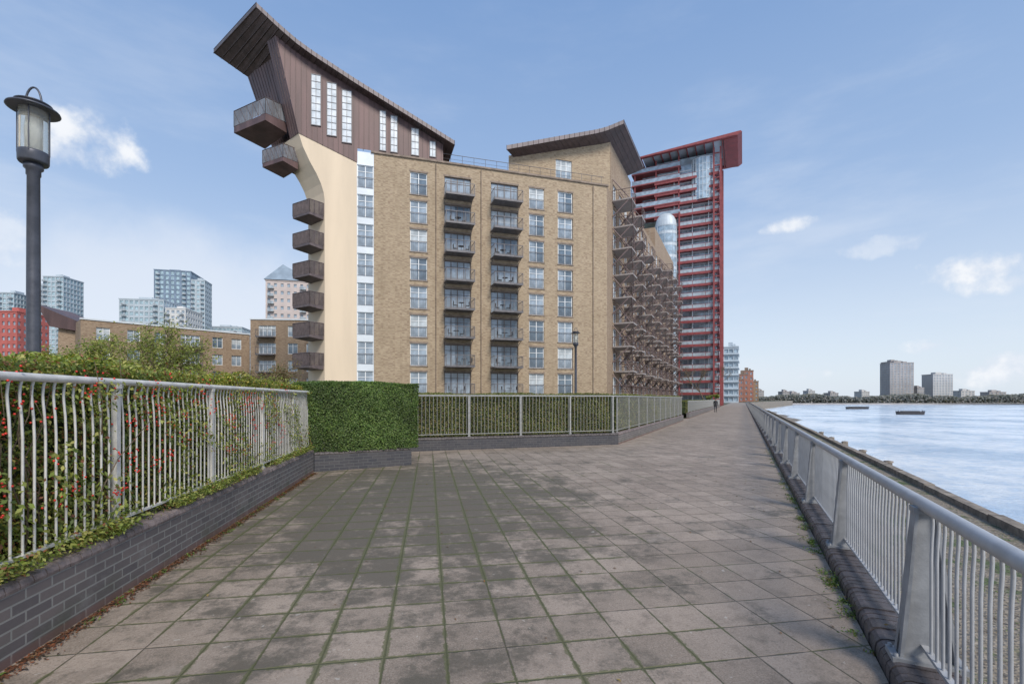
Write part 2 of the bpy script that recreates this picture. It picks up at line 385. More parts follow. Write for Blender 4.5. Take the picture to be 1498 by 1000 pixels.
# ------------------------------------------------------------------ leaves
def leaf_mesh(name,P,N,size,cols,mat,wr=.5,spread=.9):
    n=len(P); Nn=N+rng.normal(0,spread*.6,(n,3)); Nn/=np.linalg.norm(Nn,axis=1)[:,None]+1e-9
    T=rng.normal(0,1,(n,3)); T-=Nn*(T*Nn).sum(1)[:,None]; T/=np.linalg.norm(T,axis=1)[:,None]+1e-9
    B=np.cross(Nn,T); s=(size*rng.uniform(.65,1.35,n))[:,None]
    V=np.empty((n,4,3)); V[:,0]=P-T*s*.5; V[:,2]=P+T*s*.5
    V[:,1]=P+B*s*wr*.5+Nn*s*.12+T*s*.05; V[:,3]=P-B*s*wr*.5+Nn*s*.12+T*s*.05
    me=bpy.data.meshes.new(name); me.vertices.add(n*4); me.vertices.foreach_set('co',V.reshape(-1).astype(np.float32))
    me.loops.add(n*4); me.loops.foreach_set('vertex_index',np.arange(n*4,dtype=np.int32))
    me.polygons.add(n); me.polygons.foreach_set('loop_start',np.arange(0,n*4,4,dtype=np.int32)); me.polygons.foreach_set('loop_total',np.full(n,4,dtype=np.int32))
    me.update(calc_edges=True)
    at=me.attributes.new('Col','FLOAT_COLOR','POINT'); C=np.ones((n,4,4),dtype=np.float32); C[:,:,:3]=cols[:,None,:]
    at.data.foreach_set('color',C.reshape(-1)); me.materials.append(mat); return me
def leafcols(n,pal,wts,jit=.25):
    pal=np.array(pal); i=rng.choice(len(pal),n,p=np.array(wts)/sum(wts)); c=pal[i]*rng.uniform(1-jit,1+jit,(n,1)); return np.clip(c,0,1)
def lowfreq(a,b,seed,f=1):
    return (np.sin(a*2.1*f+seed)+np.sin(b*2.7*f+seed*2+a*.9*f)+np.sin(a*5.3*f+b*3.1*f+seed*3)*.6+np.sin(a*11*f-b*7*f+seed)*.35)/2.95
def hedge_pts(box,faces,n,rough,depth,seed):
    x0,x1,y0,y1,z0,z1=box; area={'f':(x1-x0)*(z1-z0),'k':(x1-x0)*(z1-z0),'t':(x1-x0)*(y1-y0),'l':(y1-y0)*(z1-z0),'r':(y1-y0)*(z1-z0)}
    tot=sum(area[k] for k in faces); Ps=[];Ns=[]
    for k in faces:
        m=int(n*area[k]/tot); a=rng.random(m); b=rng.random(m); d=-rng.exponential(depth,m)
        if k in 'fk':
            X=x0+a*(x1-x0); Z=z0+b*(z1-z0); o=d+lowfreq(X,Z,seed)*rough; sgn=-1 if k=='f' else 1
            Ps.append(np.stack([X,(y0-o) if k=='f' else (y1+o),Z],1)); Ns.append(np.tile([0,sgn,.45],(m,1)))
        elif k=='t':
            X=x0+a*(x1-x0); Y=y0+b*(y1-y0); o=d+lowfreq(X,Y*2,seed+1)*rough*1.1
            Ps.append(np.stack([X,Y,z1+o],1)); Ns.append(np.tile([0,-.2,1],(m,1)))
        else:
            Y=y0+a*(y1-y0); Z=z0+b*(z1-z0); o=d+lowfreq(Y,Z,seed+2)*rough; s=-1 if k=='l' else 1
            Ps.append(np.stack([(x0-o) if k=='l' else (x1+o),Y,Z],1)); Ns.append(np.tile([s,0,.45],(m,1)))
    return np.concatenate(Ps).astype(float),np.concatenate(Ns).astype(float)
PAL=[(.14,.19,.045),(.22,.27,.06),(.32,.34,.09),(.09,.125,.03),(.40,.37,.12),(.24,.10,.055)]
PALD=[(.08,.14,.035),(.12,.19,.05),(.18,.245,.07),(.05,.08,.025)]
PALM=[(.12,.145,.045),(.18,.20,.065),(.25,.25,.09),(.25,.17,.09),(.07,.08,.03)]
def hedge(name,loc,rz,box,faces,n,size,rough,depth,pal,wts,label,seed=1,inset=.12,group=None,extra=None):
    rt=root(name,loc,rz,label,'hedge',group)
    P,N=hedge_pts(box,faces,n,rough,depth,seed)
    c=leafcols(len(P),pal,wts)
    cl=lowfreq(P[:,0]*1.5,P[:,2]*2+P[:,1],seed+5)[:,None]; c=c*(1+.4*cl)
    if extra is not None: P,N,c=extra(P,N,c)
    ob('foliage',leaf_mesh('foliage',P,N,size,c,M['leaf']),rt)
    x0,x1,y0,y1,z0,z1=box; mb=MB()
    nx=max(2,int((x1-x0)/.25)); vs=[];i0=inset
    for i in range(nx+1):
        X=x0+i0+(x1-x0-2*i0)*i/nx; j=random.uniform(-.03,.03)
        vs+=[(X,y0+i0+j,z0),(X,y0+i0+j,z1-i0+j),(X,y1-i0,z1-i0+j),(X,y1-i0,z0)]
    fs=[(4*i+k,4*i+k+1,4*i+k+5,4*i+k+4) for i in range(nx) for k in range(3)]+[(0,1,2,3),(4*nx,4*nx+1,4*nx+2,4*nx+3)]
    mb.add(vs,fs); mb.build('hedge_core',[M['core']],rt); return rt  # dark box added inside the leaves to stop light passing through

def planter_wall(name,loc,rz,x0,x1,h,label,depth=.25,ends=(),group=None,capseg=.112,mat='bluebrick'):
    rt=root(name,loc,rz,label,'planter wall',group)
    mb=MB(); mb.box(x0,x1,.012,depth,-.02,h-.075)
    for xe in ends: mb.box(xe-(depth if xe==x1 else 0),xe+(0 if xe==x1 else depth),depth+.002,3.0,-.02,h-.075)
    mb.build('wall',[M[mat]],rt)
    mb=MB(); prof=[(0.004,h-.073),(0,h-.05),(.012,h-.018),(.04,h-.003),(.07,h),(depth,h),(depth,h-.073)]; n=len(prof); x=x0
    while x<x1-.02:
        b=min(x+capseg-.008,x1); j=random.uniform(-.003,.003)
        vs=[(x,y,z+j) for y,z in prof]+[(b,y,z+j) for y,z in prof]
        mb.add(vs,[tuple(range(n)),tuple(range(2*n-1,n-1,-1))]+[(i,i+n,(i+1)%n+n,(i+1)%n) for i in range(n)],0); x+=capseg
    mb.box(x0,x1,.02,depth-.01,h-.075,h-.012)
    mb.build('coping',[M['cap'] if mat=='bluebrick' else M['kerb']],rt); return rt

W0=(-3.17,2.96,0)
planter_wall('planter_wall',W0,WANG,-3.2,8.24,.53,'low brown-grey brick planter wall with rounded coping beside hedge')
railing('metal_railing',(W0[0]-.985*.13,W0[1]-.171*.13,0),WANG,-3.2,8.3,.53,1.85,[-2.45,-.55,1.35,3.25,5.15,7.0],.018,'off-white metal railing with gently bowed bars on low brick wall',rr=.03,br=.009,sp=.10,near=1,side=1,zpost=.5,mat='railcream')
def thin(P,N,c):
    f=lowfreq(P[:,0]*.7,P[:,2],9)
    y=(f>-.2)&(rng.random(len(P))<.5); c[y]=c[y]*np.array([1.4,1.2,.9])
    b=rng.random(len(P))<.08; c[b]=np.array([.26,.12,.055]); 
    g=lowfreq(P[:,0]*1.3,P[:,2]*1.6,2); keep=~((g>.40)&(rng.random(len(P))<.6)&(P[:,2]<1.8)); return P[keep],N[keep],c[keep]
hg=hedge('mixed_hedge',W0,WANG,(-3.1,8.3,.27,2.3,.5,1.99),'ft',150000,.043,.14,.08,PAL,[3,4,3,2,1.8,.6],'loose green hedge with red berries behind metal railing',3,.22,extra=thin)
n=7000; X=rng.uniform(-3,8.2,n); k=np.floor(X*5); rs=np.sin(k*12.9898)*43758.5; hh=(rs-np.floor(rs)); Zt=1.98+hh*.18*rng.random(n)
P=np.stack([X,rng.uniform(.25,1.6,n),Zt],1); ob('sprigs',leaf_mesh('sprigs',P,np.tile([0.,0,1.],(n,1)),.045,leafcols(n,PAL,[1,3,3,1,2,.8]),M['leaf']),hg)
n=22000; X=rng.uniform(-3,8.2,n); Z=rng.uniform(.5,1.85,n); k=lowfreq(X*2,Z*2,4); keep=k>.0; X=X[keep];Z=Z[keep]
P=np.stack([X,rng.uniform(.03,.26,len(X)),Z],1); ob('sprigs',leaf_mesh('sprigs',P,np.tile([0.,-1,.4],(len(X),1)),.045,leafcols(len(X),PAL,[1,3,4,1,1.8,.6]),M['leaf']),hg)
cx=rng.uniform(-2.5,8,45); n=9000; i=rng.integers(0,45,n); P=np.stack([cx[i]+rng.normal(0,.12,n),rng.uniform(-.03,.2,n),.545+np.abs(rng.normal(0,.06,n))],1)
ob('sprigs',leaf_mesh('sprigs',P,np.tile([0.,-.4,1],(n,1)),.036,leafcols(n,PAL,[2,3,3,1,1.6,.6]),M['leaf']),hg)
mb=MB(); cl=[(rng.uniform(-2.5,6.5),rng.uniform(.8,1.9)) for _ in range(120)]
for cx,cz in cl:
    for _ in range(random.randint(4,12)):
        c=(cx+random.gauss(0,.05),.12+random.uniform(-.05,.05),cz+random.gauss(0,.05)); q=.0085
        mb.lathe([(0,-q),(q*.8,-q*.6),(q,0),(q*.8,q*.6),(0,q)],6,c)
mb.build('red_berries',[M['berry']],hg,kind='stuff')
mb=MB()
for _ in range(150):
    x=random.uniform(-3,8); q=Vector((x,random.uniform(.2,.6),.5)); pts_=[q]
    for i in range(5): q=q+Vector((random.gauss(0,.09),random.gauss(-.01,.05),random.uniform(.2,.34))); pts_.append(q)
    mb.tube(pts_,[.008,.007,.006,.005,.004,.003],4)
mb.build('stems',[M['bark']],hg,kind='stuff')

BA=math.atan2(1.2,2.02); B0=(-4.58,11.1,0)
planter_wall('planter_wall',B0,BA,0,2.33,.46,'dark brick planter base under clipped hedge block',ends=(2.33,),mat='plinth')
hedge('clipped_hedge',B0,BA,(-.30,2.5,-.02,3.3,.44,2.09),'ftrl',110000,.040,.06,.035,PALD,[3,4,3,1.4],'dense clipped green box hedge on brick planter',5,.09)
FA=math.atan2(2.35,7.04); F0=(-3.07,15.45,0)
planter_wall('planter_wall',F0,FA,-2,7.42,.43,'low dark brick planter wall with metal railing along the top',mat='plinth')
railing('metal_railing',(F0[0]-.13*math.sin(FA),F0[1]+.13*math.cos(FA),0),FA,-1.5,7.4,.43,1.80,[-.1,1.75,3.6,5.5,7.25],.02,'grey metal railing around clipped hedge planter',near=3,side=-1,br=.008,sp=.125,zpost=.42,rr=.026,mat='raildull')
hedge('clipped_hedge',F0,FA,(-1.8,7.15,.24,3.0,.38,1.86),'ftr',75000,.05,.08,.05,PALM,[3,4,3,2.4,1.3],'green and brown clipped hedge filling brick planter behind railing',6,.12)
S0=(3.97,17.8,0); 
planter_wall('planter_wall',S0,PANG,0,21.5,.43,'low brick planter wall running along the paved walk',capseg=.225)
railing('metal_railing',(S0[0]-.9*.13,S0[1]+.435*.13,0),PANG,.15,21.4,.43,1.80,[.3+2.1*i for i in range(11)],.02,'grey metal railing above planter along the walk',near=2,side=-1,br=.0075,sp=.15,zpost=.42,rr=.026,mat='raildull')
hedge('clipped_hedge',S0,PANG,(.25,21.3,.18,2.4,.38,1.86),'ftr',60000,.06,.08,.05,[tuple(x*1.1 for x in c) for c in PALM],[3,3,3,2,.8],'long clipped green hedge behind railing beside the walk',8,.10)
S1=PL(17.75+26,-4.17)
planter_wall('planter_wall',S1,PANG,0,60,.5,'distant low brick planter wall beside the walk',capseg=.45)
railing('metal_railing',(S1[0]-.9*.13,S1[1]+.435*.13,0),PANG,.1,60,.5,1.5,[.2+3*i for i in range(20)],.03,'distant grey railing above planter beside the walk',near=0,side=-1,br=.01,sp=.2,zpost=.45,mat='raildull')
hedge('clipped_hedge',S1,PANG,(.2,59,.30,2.4,.4,1.5),'ftl',40000,.09,.06,.05,PALM,[3,3,3,2,.6],'distant clipped hedge beside the riverside walk',11,.10)

def weeds(name,pts,label):
    P=[];N=[]
    for (x,y,z,s) in pts:
        m=int(16+s*160); a=rng.normal(0,s*.5,(m,2)); P.append(np.stack([x+a[:,0],y+a[:,1],z+np.abs(rng.normal(0,s*.35,m))],1)); N.append(np.tile([0,0,1.],(m,1)))
    P=np.concatenate(P);N=np.concatenate(N)
    return ob(name,leaf_mesh(name,P,N,.028,leafcols(len(P),[(.11,.18,.045),(.18,.26,.06),(.08,.12,.03),(.2,.14,.06)],[3,3,2,1.2]),M['leaf'],wr=.35),kind='stuff',label=label,category='weeds')
pts=[]
for i in range(90):
    L=random.uniform(3.0,18)
    if random.random()<.6: L=random.choice([4.6,5.3,6.4,7.6,9.4])+random.gauss(0,.3)
    pts.append((*PL(L,.74+random.gauss(0,.03)),random.uniform(.03,.11)))
for i in range(40): pts.append((*PL(random.uniform(2,16),1.16+random.gauss(0,.05),.06),random.uniform(.04,.14)))
weeds('weeds',pts,'small green weeds growing along the brick kerb')
pts=[]
for i in range(60):
    t=random.uniform(-1.5,8); pts.append((W0[0]-.171*t+.985*random.uniform(.02,.12),W0[1]+.985*t,0,random.uniform(.015,.05)))
weeds('weeds',pts,'moss and weeds along the foot of the brick wall')
pts=[]
for i in range(150):
    pts.append((*PL(random.uniform(1,40),random.uniform(1.3,4.5),-.92),random.uniform(.08,.3)))
weeds('weeds',pts,'weeds on the lower river terrace')
n=7000; t=rng.uniform(-2,8.1,n); o=np.abs(rng.normal(0,.05,n))+.01
P=np.stack([W0[0]-.171*t+.985*o,W0[1]+.985*t+.171*o,np.full(n,.006)+rng.random(n)*.006],1)
ob('leaf_litter',leaf_mesh('leaf_litter',P,np.tile([0,0,1.],(n,1)),.026,leafcols(n,[(.26,.10,.05),(.17,.08,.05),(.28,.17,.09),(.07,.05,.035)],[2,3,1,3]),M['leaf'],spread=.3),kind='stuff')
n=260; L=rng.uniform(2.5,20,n); la=rng.uniform(-6,.7,n); P=np.stack([L*p[0]+la*r[0],L*p[1]+la*r[1],np.full(n,.006)],1)
ob('fallen_leaves',leaf_mesh('fallen_leaves',P,np.tile([0,0,1.],(n,1)),.035,leafcols(n,[(.26,.13,.05),(.17,.10,.05),(.33,.24,.09)],[2,3,1]),M['leaf'],spread=.2),kind='stuff')

# ------------------------------------------------------------------ lamp posts
t=NT('lamp_clear_glass'); t.b.inputs['Roughness'].default_value=.05; t.b.inputs['Transmission Weight'].default_value=.8
mp=t.noise(t.coord(),6,3); t.l.new(t.mix(mp,(.82,.78,.66),(.95,.93,.86)),t.b.inputs['Base Color']); t.b.inputs['IOR'].default_value=1.2; LG=t.mat
def lamp(loc,label):
    rt=root('street_lamp',loc,0,label,'street lamp','lamp posts along the walk')
    mb=MB(); mb.lathe([(.13,0),(.13,.06),(.10,.1),(.10,.55),(.075,.62),(.062,.7),(.056,3.0),(.052,4.02),(.060,4.03),(.060,4.08),(.08,4.10),(.08,4.15),(0,4.15)],18); mb.build('lamp_column',[M['lampmetal']],rt)
    mb=MB(); mb.lathe([(0,4.15),(.115,4.15),(.125,4.17),(.127,4.25),(.125,4.27),(.0,4.27)],20); 
    for a in range(4):
        an=a*math.pi/2+.5; c,s_=math.cos(an),math.sin(an); mb.tube([(c*.127,s_*.127,4.25),(c*.127,s_*.127,4.74)],.006,5)
    mb.build('lamp_cage',[M['lampmetal']],rt)
    mb=MB(); mb.lathe([(.118,4.27),(.118,4.72)],20); mb.build('lamp_glass',[LG],rt)
    mb=MB(); mb.lathe([(0,4.28),(.055,4.29),(.06,4.5),(.05,4.62),(0,4.64)],12); mb.build('lamp_diffuser',[M['glassb']],rt)
    mb=MB(); mb.lathe([(0,4.705),(.20,4.70),(.215,4.707),(.21,4.72),(.13,4.732),(.12,4.76),(.15,4.765),(.152,4.775),(.12,4.79),(.0,4.80)],28)
    mb.tube([(math.cos(math.pi*a/12)*.085,0,4.77+math.sin(math.pi*a/12)*.18) for a in range(13)],.010,6)
    mb.build('lamp_hood',[M['lampmetal']],rt)
    return rt
lamp((-5.0,5.0,0),'dark metal lamp post with clear cylindrical lantern behind hedge')
lamp((2.93,22,0),'dark lamp post with round lantern among planters')

# ------------------------------------------------------------------ main building
MA=rad(16.8)
R=root('apartment_building',(-9.2,47.1,0),MA,'large yellow brick riverside apartment block with upswept brown metal roof','building')
def PF(a,d,z): return (a,d,z)
rows=[2.15+2.8*k for k in range(8)]
cols_w=[(-.81,.85),(11.5,13.18),(14.75,16.5)]
cols_b=[(2.54,5.26),(7.34,10.29)]
holes=[(a,b,z,z+2.2) for a,b in cols_w+cols_b for z in rows]
mb=MB(); wall_holes(mb,PF,-4.22,20.6,0,25.2,holes,.22,0,0)
mb.build('brick_wall',[M['brick']],R)
mb=MB()
for a,b in cols_w+cols_b:
    for z in rows:
        mb.box(a-.08,b+.08,-.02,.0-.003,z+2.2,z+2.36); mb.box(a-.08,b+.08,-.06,-.003,z-.09,z)
mb.build('lintels_and_sills',[M['coping']],R,kind='stuff')
mb=MB(); mb.box(-4.5,20.75,-.14,.35,25.2,25.38,0); mb.build('parapet_coping',[M['coping']],R)
mb=MB()
for x in (6.3,18.9,1.7):
    mb.tube([(x,-.07,.1),(x,-.07,25.0)],.045,6)
mb.build('drainpipe',[M['coping']],R)
pl=(.676,.735); inn=(-.735,.676)
mb=MB(); mb.prism([(-9.7,2.6,0),(-8.2,.5,0),(20.2,.5,0),(20.2+.676*54,.5+.735*54,0),(20.2+.676*54-8,.5+.735*54+9,0),(12,17,0),(-9.7,17,0)],(0,0,25.05),0)
mb.build('building_core',[M['brickd']],R)
holes=[(-5.74,-4.26,z,z+2.2) for z in rows]
mb=MB(); wall_holes(mb,PF,-5.78,-4.225,0,25.2,holes,.18,0,0); mb.build('white_panel_bay',[M['panel']],R)
# cream flank with stepped, curving underside
e=(-.564,.828)
def E(pt,k,dz=0): return (pt[0]+e[0]*k,pt[1]+e[1]*k,pt[2]+dz)
crv=[(-8.63,20.2),(-8.72,20.9),(-8.95,21.7),(-9.35,22.6),(-9.9,23.6),(-10.5,24.9),(-10.86,26.07)]
mb=MB()
mb.add([(-8.63,0,0),(-5.78,0,0),(-5.78,0,24.1)]+[(a,0,z) for a,z in reversed(crv)],[tuple(range(3+len(crv)))])
mb.add([(-8.63,0,0),(-8.63,0,20.2),E((-8.63,0,20.2),3),E((-8.63,0,0),3)],[(0,1,2,3)])
depths=[3,3,3.05,3.1,3.15,3.2,3.2]
for i in range(len(crv)-1):
    a,b=crv[i],crv[i+1]; A1=(a[0],0,a[1]); B1=(b[0],0,b[1])
    mb.add([A1,B1,E(B1,depths[i+1]),E(A1,depths[i])],[(0,1,2,3)],0)
mb.add([E((a,0,z),d) for (a,z),d in zip(crv,depths)]+[(-9,9,26),(-9,9,20.2)],[tuple(range(len(crv)+2))])
mb.add([E((-8.63,0,0),3),E((-8.63,0,20.2),3),(-9.5,14,20.2),(-9.5,14,0)],[(0,1,2,3)])
mb.build('cream_rendered_wall',[M['cream']],R)

def window_mesh(w,h,nm=2,rail=True,frame='white',fw=.07):
    mb=MB(); y0,y1=.10,.17
    mb.box(-w/2,w/2,y0,y1,0,fw); mb.box(-w/2,w/2,y0,y1,h-fw,h)
    for i in range(nm+1):
        x=-w/2+(w-fw)*i/nm; mb.box(x,x+fw,y0+.002,y1-.002,fw,h-fw)
    mb.box(-w/2+fw,w/2-fw,y0+.004,y1-.004,h*.72,h*.72+.045)
    if rail:
        mb.box(-w/2,w/2,.015,.045,1.02,1.07,1); mb.box(-w/2,w/2,.015,.04,.10,.13,1)
        k=int(w/.16)
        for i in range(k+1):
            x=-w/2+.01+(w-.03)*i/k; mb.box(x,x+.012,.02,.034,.13,1.02,1)
    return mb.mesh('window_frame',[M[frame],M['balcgrey']])
def glass_meshes(w,h):
    out=[]
    for kind in range(4):
        mb=MB(); 
        if kind==0: mb.box(-w/2+.02,w/2-.02,.14,.15,.02,h-.02,0)
        elif kind==1: mb.box(-w/2+.02,w/2-.02,.14,.15,.02,h*.45,2); mb.box(-w/2+.02,w/2-.02,.14,.15,h*.45,h-.02,1)
        elif kind==2: mb.box(-w/2+.02,-w*.1,.14,.15,.02,h-.02,2); mb.box(-w*.1,w/2-.02,.14,.15,.02,h-.02,0)
        else: mb.box(-w/2+.02,w/2-.02,.14,.15,.02,h-.02,2)
        out.append(mb.mesh('glass',[M['glass'],M['glassb'],M['glassm']]))
    return out
def place_windows(parent,items,fm,gm,wts=(3,3,2,5)):
    for (loc,rz) in items:
        w=ob('window',fm,parent,loc,rz); ob('glass',random.choices(gm,wts)[0],w)
fm=window_mesh(1.66,2.2); gm=glass_meshes(1.66,2.2)
place_windows(R,[(((a+b)/2,.02,z),0) for a,b in cols_w for z in rows],fm,gm)
fm2=window_mesh(1.48,2.2); gm2=glass_meshes(1.48,2.2)
place_windows(R,[((-5.0,.0,z),0) for z in rows],fm2,gm2,(0,1,0,6))
dm=window_mesh(2.72,2.2,4,False,'doorframe',.08); dg=glass_meshes(2.72,2.2)
dm2=window_mesh(2.95,2.2,4,False,'doorframe',.08); dg2=glass_meshes(2.95,2.2)
place_windows(R,[((3.9,.04,z),0) for z in rows],dm,dg,(2,2,3,4)); place_windows(R,[((8.815,.04,z),0) for z in rows],dm2,dg2,(2,2,3,4))

def balcony(w,d,z_rail=1.05,mats=('balcgrey','balcgrey')):
    b=MB(); b.box(-w/2,w/2,-d,-.01,-.13,-.03); b.box(-w/2-.02,w/2+.02,-d-.03,-d,-.16,.02)
    for x in (-w/2+.06,w/2-.1,): b.tube([(x,-.02,-.55),(x,-d+.2,-.14)],.03,5)
    rl=MB()
    for x in (-w/2,w/2-.03): 
        rl.box(x,x+.035,-d,-.01,z_rail-.04,z_rail); rl.box(x,x+.03,-d,-.01,.08,.11)
        k=int(d/.18)
        for i in range(k): y=-d+.02+i*d/k; rl.box(x+.008,x+.018,y,y+.010,.11,z_rail-.04)
    rl.box(-w/2,w/2,-d-.02,-d+.02,z_rail-.045,z_rail+.005); rl.box(-w/2,w/2,-d-.01,-d+.012,.08,.11)
    k=int(w/.18)
    for i in range(k+1): x=-w/2+i*(w-.016)/k; rl.box(x,x+.010,-d-.005,-d+.005,.11,z_rail-.045)
    for x in (-w/2,-w/2+w/3,-w/2+2*w/3,w/2-.045): rl.box(x,x+.045,-d-.035,-d+.03,-.05,z_rail-.005)
    return b.mesh('balcony',[M[mats[0]]]),rl.mesh('railing',[M[mats[1]]])
def chair_mesh():
    m=MB(); m.box(-.2,.2,-.2,.2,.42,.45)
    for x in (-.19,.17):
        for y in (-.19,.17): m.box(x,x+.02,y,y+.02,0,.42)
    m.box(-.2,.2,.18,.2,.5,.85); m.box(-.2,-.17,.17,.19,.45,.85); m.box(.17,.2,.17,.19,.45,.85); return m.mesh('balcony_chair',[M['dark']])
def table_mesh():
    m=MB(); m.lathe([(0,.72),(.3,.72),(.3,.69),(.02,.69),(.02,.03),(.2,0),(0,0)],12); return m.mesh('balcony_table',[M['dark']])
CH=chair_mesh(); TB=table_mesh()
bm,rm=balcony(2.85,1.55); bm2,rm2=balcony(3.0,1.55)
for xi,(cx,b_,r_) in enumerate(((3.9,bm,rm),(8.815,bm2,rm2))):
    for z in rows:
        o=ob('balcony',b_,R,(cx,-.03,z)); ob('railing',r_,o)
        if random.random()<.7:
            cM=math.cos(MA); sM=math.sin(MA)
            def W(a,d): return (-9.2+a*cM-d*sM,47.1+a*sM+d*cM)
            x=cx+random.uniform(-.5,.5)
            q=ob('balcony_table',TB,None,(*W(x,-.78),z-.03),0,label='small dark round table on an apartment balcony',category='table',group='balcony furniture')
            for dx in (-.6,.6): ob('balcony_chair',CH,None,(*W(x+dx,-.78),z-.03),MA+(math.pi/2 if dx<0 else -math.pi/2),label='small dark metal chair on an apartment balcony',category='chair',group='balcony furniture')

# upswept metal wing
tc=[-14.16,-12.3,-10.9,-9.6,-5.88,-.90,3.40]; zc=[36.5,35.0,34.0,33.25,31.4,29.1,27.1]
def curve(t0,t1,n): return [(t0+(t1-t0)*i/n) for i in range(n+1)]
def zr(t): return float(np.interp(t,tc,zc))
wy=-.05
bot=[(-10.86,26.07),(-5.74,24.1),(-5.72,25.42),(2.41,25.42)]
top=[(t,zr(t)-.5) for t in curve(2.41,-12.86,14)]
mb=MB(); mb.add([(a,wy,z) for a,z in bot+top],[tuple(range(len(bot+top)))])
mb.add([(-10.86,wy,26.07),(-5.74,wy,24.1),(-5.74,.3,24.1),(-10.86,.3,26.07)],[(0,1,2,3)])
f0=(-10.86,wy,26.07); f1=(-12.86,wy,zr(-12.86)-.5)
mb.add([f0,f1,E(f1,1.6),E(f0,1.6)],[(0,1,2,3)])
mb.add([E(f0,1.6),E(f1,1.6),(-11.2,1.3,34.4),(-9.6,1.3,26)],[(0,1,2,3)])
k0=(-10.6,1.2,25.2); k1=(-12.6,1.2,34.6)
mb.add([k0,k1,E(k1,7),E(k0,5)],[(0,1,2,3)])
mb.add([E(k1,7),E(k0,5),(-8,10,24.5),(-8,10,33)],[(0,1,2,3)])
mb.add([k0,E(k0,5),(-8,10,24.5),(-8,1,24.5)],[(0,1,2,3)])
mb.add([(2.41,wy,25.42),(2.41,wy,zr(2.41)-.5),(2.41,7.5,zr(2.41)-.5),(2.41,7.5,25.42)],[(0,1,2,3)])
mb.build('metal_clad_wing',[M['clad']],R)
mb=MB(); t_=-12.5
while t_<2.4:
    zb=np.interp(t_,[-12.86,-10.86,-5.75,-5.70,3],[34.1,26.07,24.1,25.42,25.42]); 
    mb.box(t_,t_+.035,wy-.045,wy-.002,float(zb),zr(t_)-.52); t_+=.46
for i in range(1,4):
    a=E(f0,.4*i-.05); b=E(f1,.4*i-.05); mb.tube([a,b],.035,4)
for i in range(1,14):
    a=E(k0,.38*i if .38*i<5 else 5); b=E(k1,.52*i); mb.tube([a,b],.04,4)
mb.build('cladding_seams',[M['clad2']],R,kind='stuff')
def ruled(front,back,th,name,parent,ribs=0):
    n=len(front); mb=MB(); dn=Vector((0,0,-th)); F=[Vector(q) for q in front]; K=[Vector(q) for q in back]
    mb.add(F+K,[(i,i+1,n+i+1,n+i) for i in range(n-1)],0)
    F2=[q+dn for q in F]; K2=[q+dn for q in K]
    mb.add(F2+K2,[(i,n+i,n+i+1,i+1) for i in range(n-1)],1)
    mb.add(F+F2,[(i,n+i,n+i+1,i+1) for i in range(n-1)],0); mb.add(K+K2,[(i,n+i,n+i+1,i+1) for i in range(n-1)],0)
    mb.add([F[0],K[0],K2[0],F2[0]],[(0,1,2,3)],0); mb.add([F[-1],K[-1],K2[-1],F2[-1]],[(0,1,2,3)],0)
    mb.build(name,[M['roofgrey'],M['soffit']],parent)
    rb=MB()
    for i in range(ribs):
        f=i/(ribs-1)*(n-1); k=min(int(f),n-2); g=f-k
        a=F[k].lerp(F[k+1],g); b=K[k].lerp(K[k+1],g)
        rb.tube([a+Vector((0,0,.015)),b+Vector((0,0,.015))],.025,4); rb.tube([a+dn,b+dn],.045,4); rb.tube([a+Vector((0,-.02,0)),a+dn+Vector((0,-.02,0))],.02,4)
    if ribs: rb.build('roof_seams',[M['clad2']],parent,kind='stuff')
N_=32; fr=[];bk=[]
for i in range(N_+1):
    t_=-14.16+(3.4+14.16)*i/N_; f=i/N_; fr.append((t_,-1,zr(t_))); s=(1-f)**1.5
    bk.append((t_+9.7*e[0]*s,-1+9.7*(e[1]*s+(1-s)*.9),zr(t_)+.35*s))
ruled(fr,bk,.40,'upswept_roof',R,40)
wins=[(-9.81,-8.93,26.95,31.7),(-8.45,-7.55,26.2,31.2),(-7.13,-6.21,25.75,30.75),(-3.71,-3.08,25.5,29.4),(-2.7,-2.0,25.5,29.1),(-.74,.05,25.5,28.2),(1.05,1.7,25.6,27.2)]
mpn=NT('translucent_white_panes'); mpn.b.inputs['Roughness'].default_value=.2
mpn.l.new(mpn.mix(mpn.ramp(mpn.noise(mpn.coord(),1.2,4),.35,.65),(.48,.53,.57),(.72,.75,.78)),mpn.b.inputs['Base Color'])
for a,b,z0,z1 in wins:
    w_=b-a; h_=z1-z0; mb=MB()
    mb.box(0,w_,-.10,-.02,0,.07); mb.box(0,w_,-.10,-.02,h_-.07,h_); mb.box(0,.06,-.098,-.022,.07,h_-.07); mb.box(w_-.06,w_,-.098,-.022,.07,h_-.07)
    k=max(2,int(h_/.62))
    for i in range(1,k): mb.box(.06,w_-.06,-.095,-.025,h_*i/k-.018,h_*i/k+.018)
    mb.box(w_/2-.015,w_/2+.015,-.096,-.024,.07,h_-.07)
    o=mb.build('window',[M['balcgrey']],R,(a,wy,z0))
    mb=MB(); mb.box(.05,w_-.05,-.06,-.04,.05,h_-.05); mb.build('glass',[mpn.mat],o)

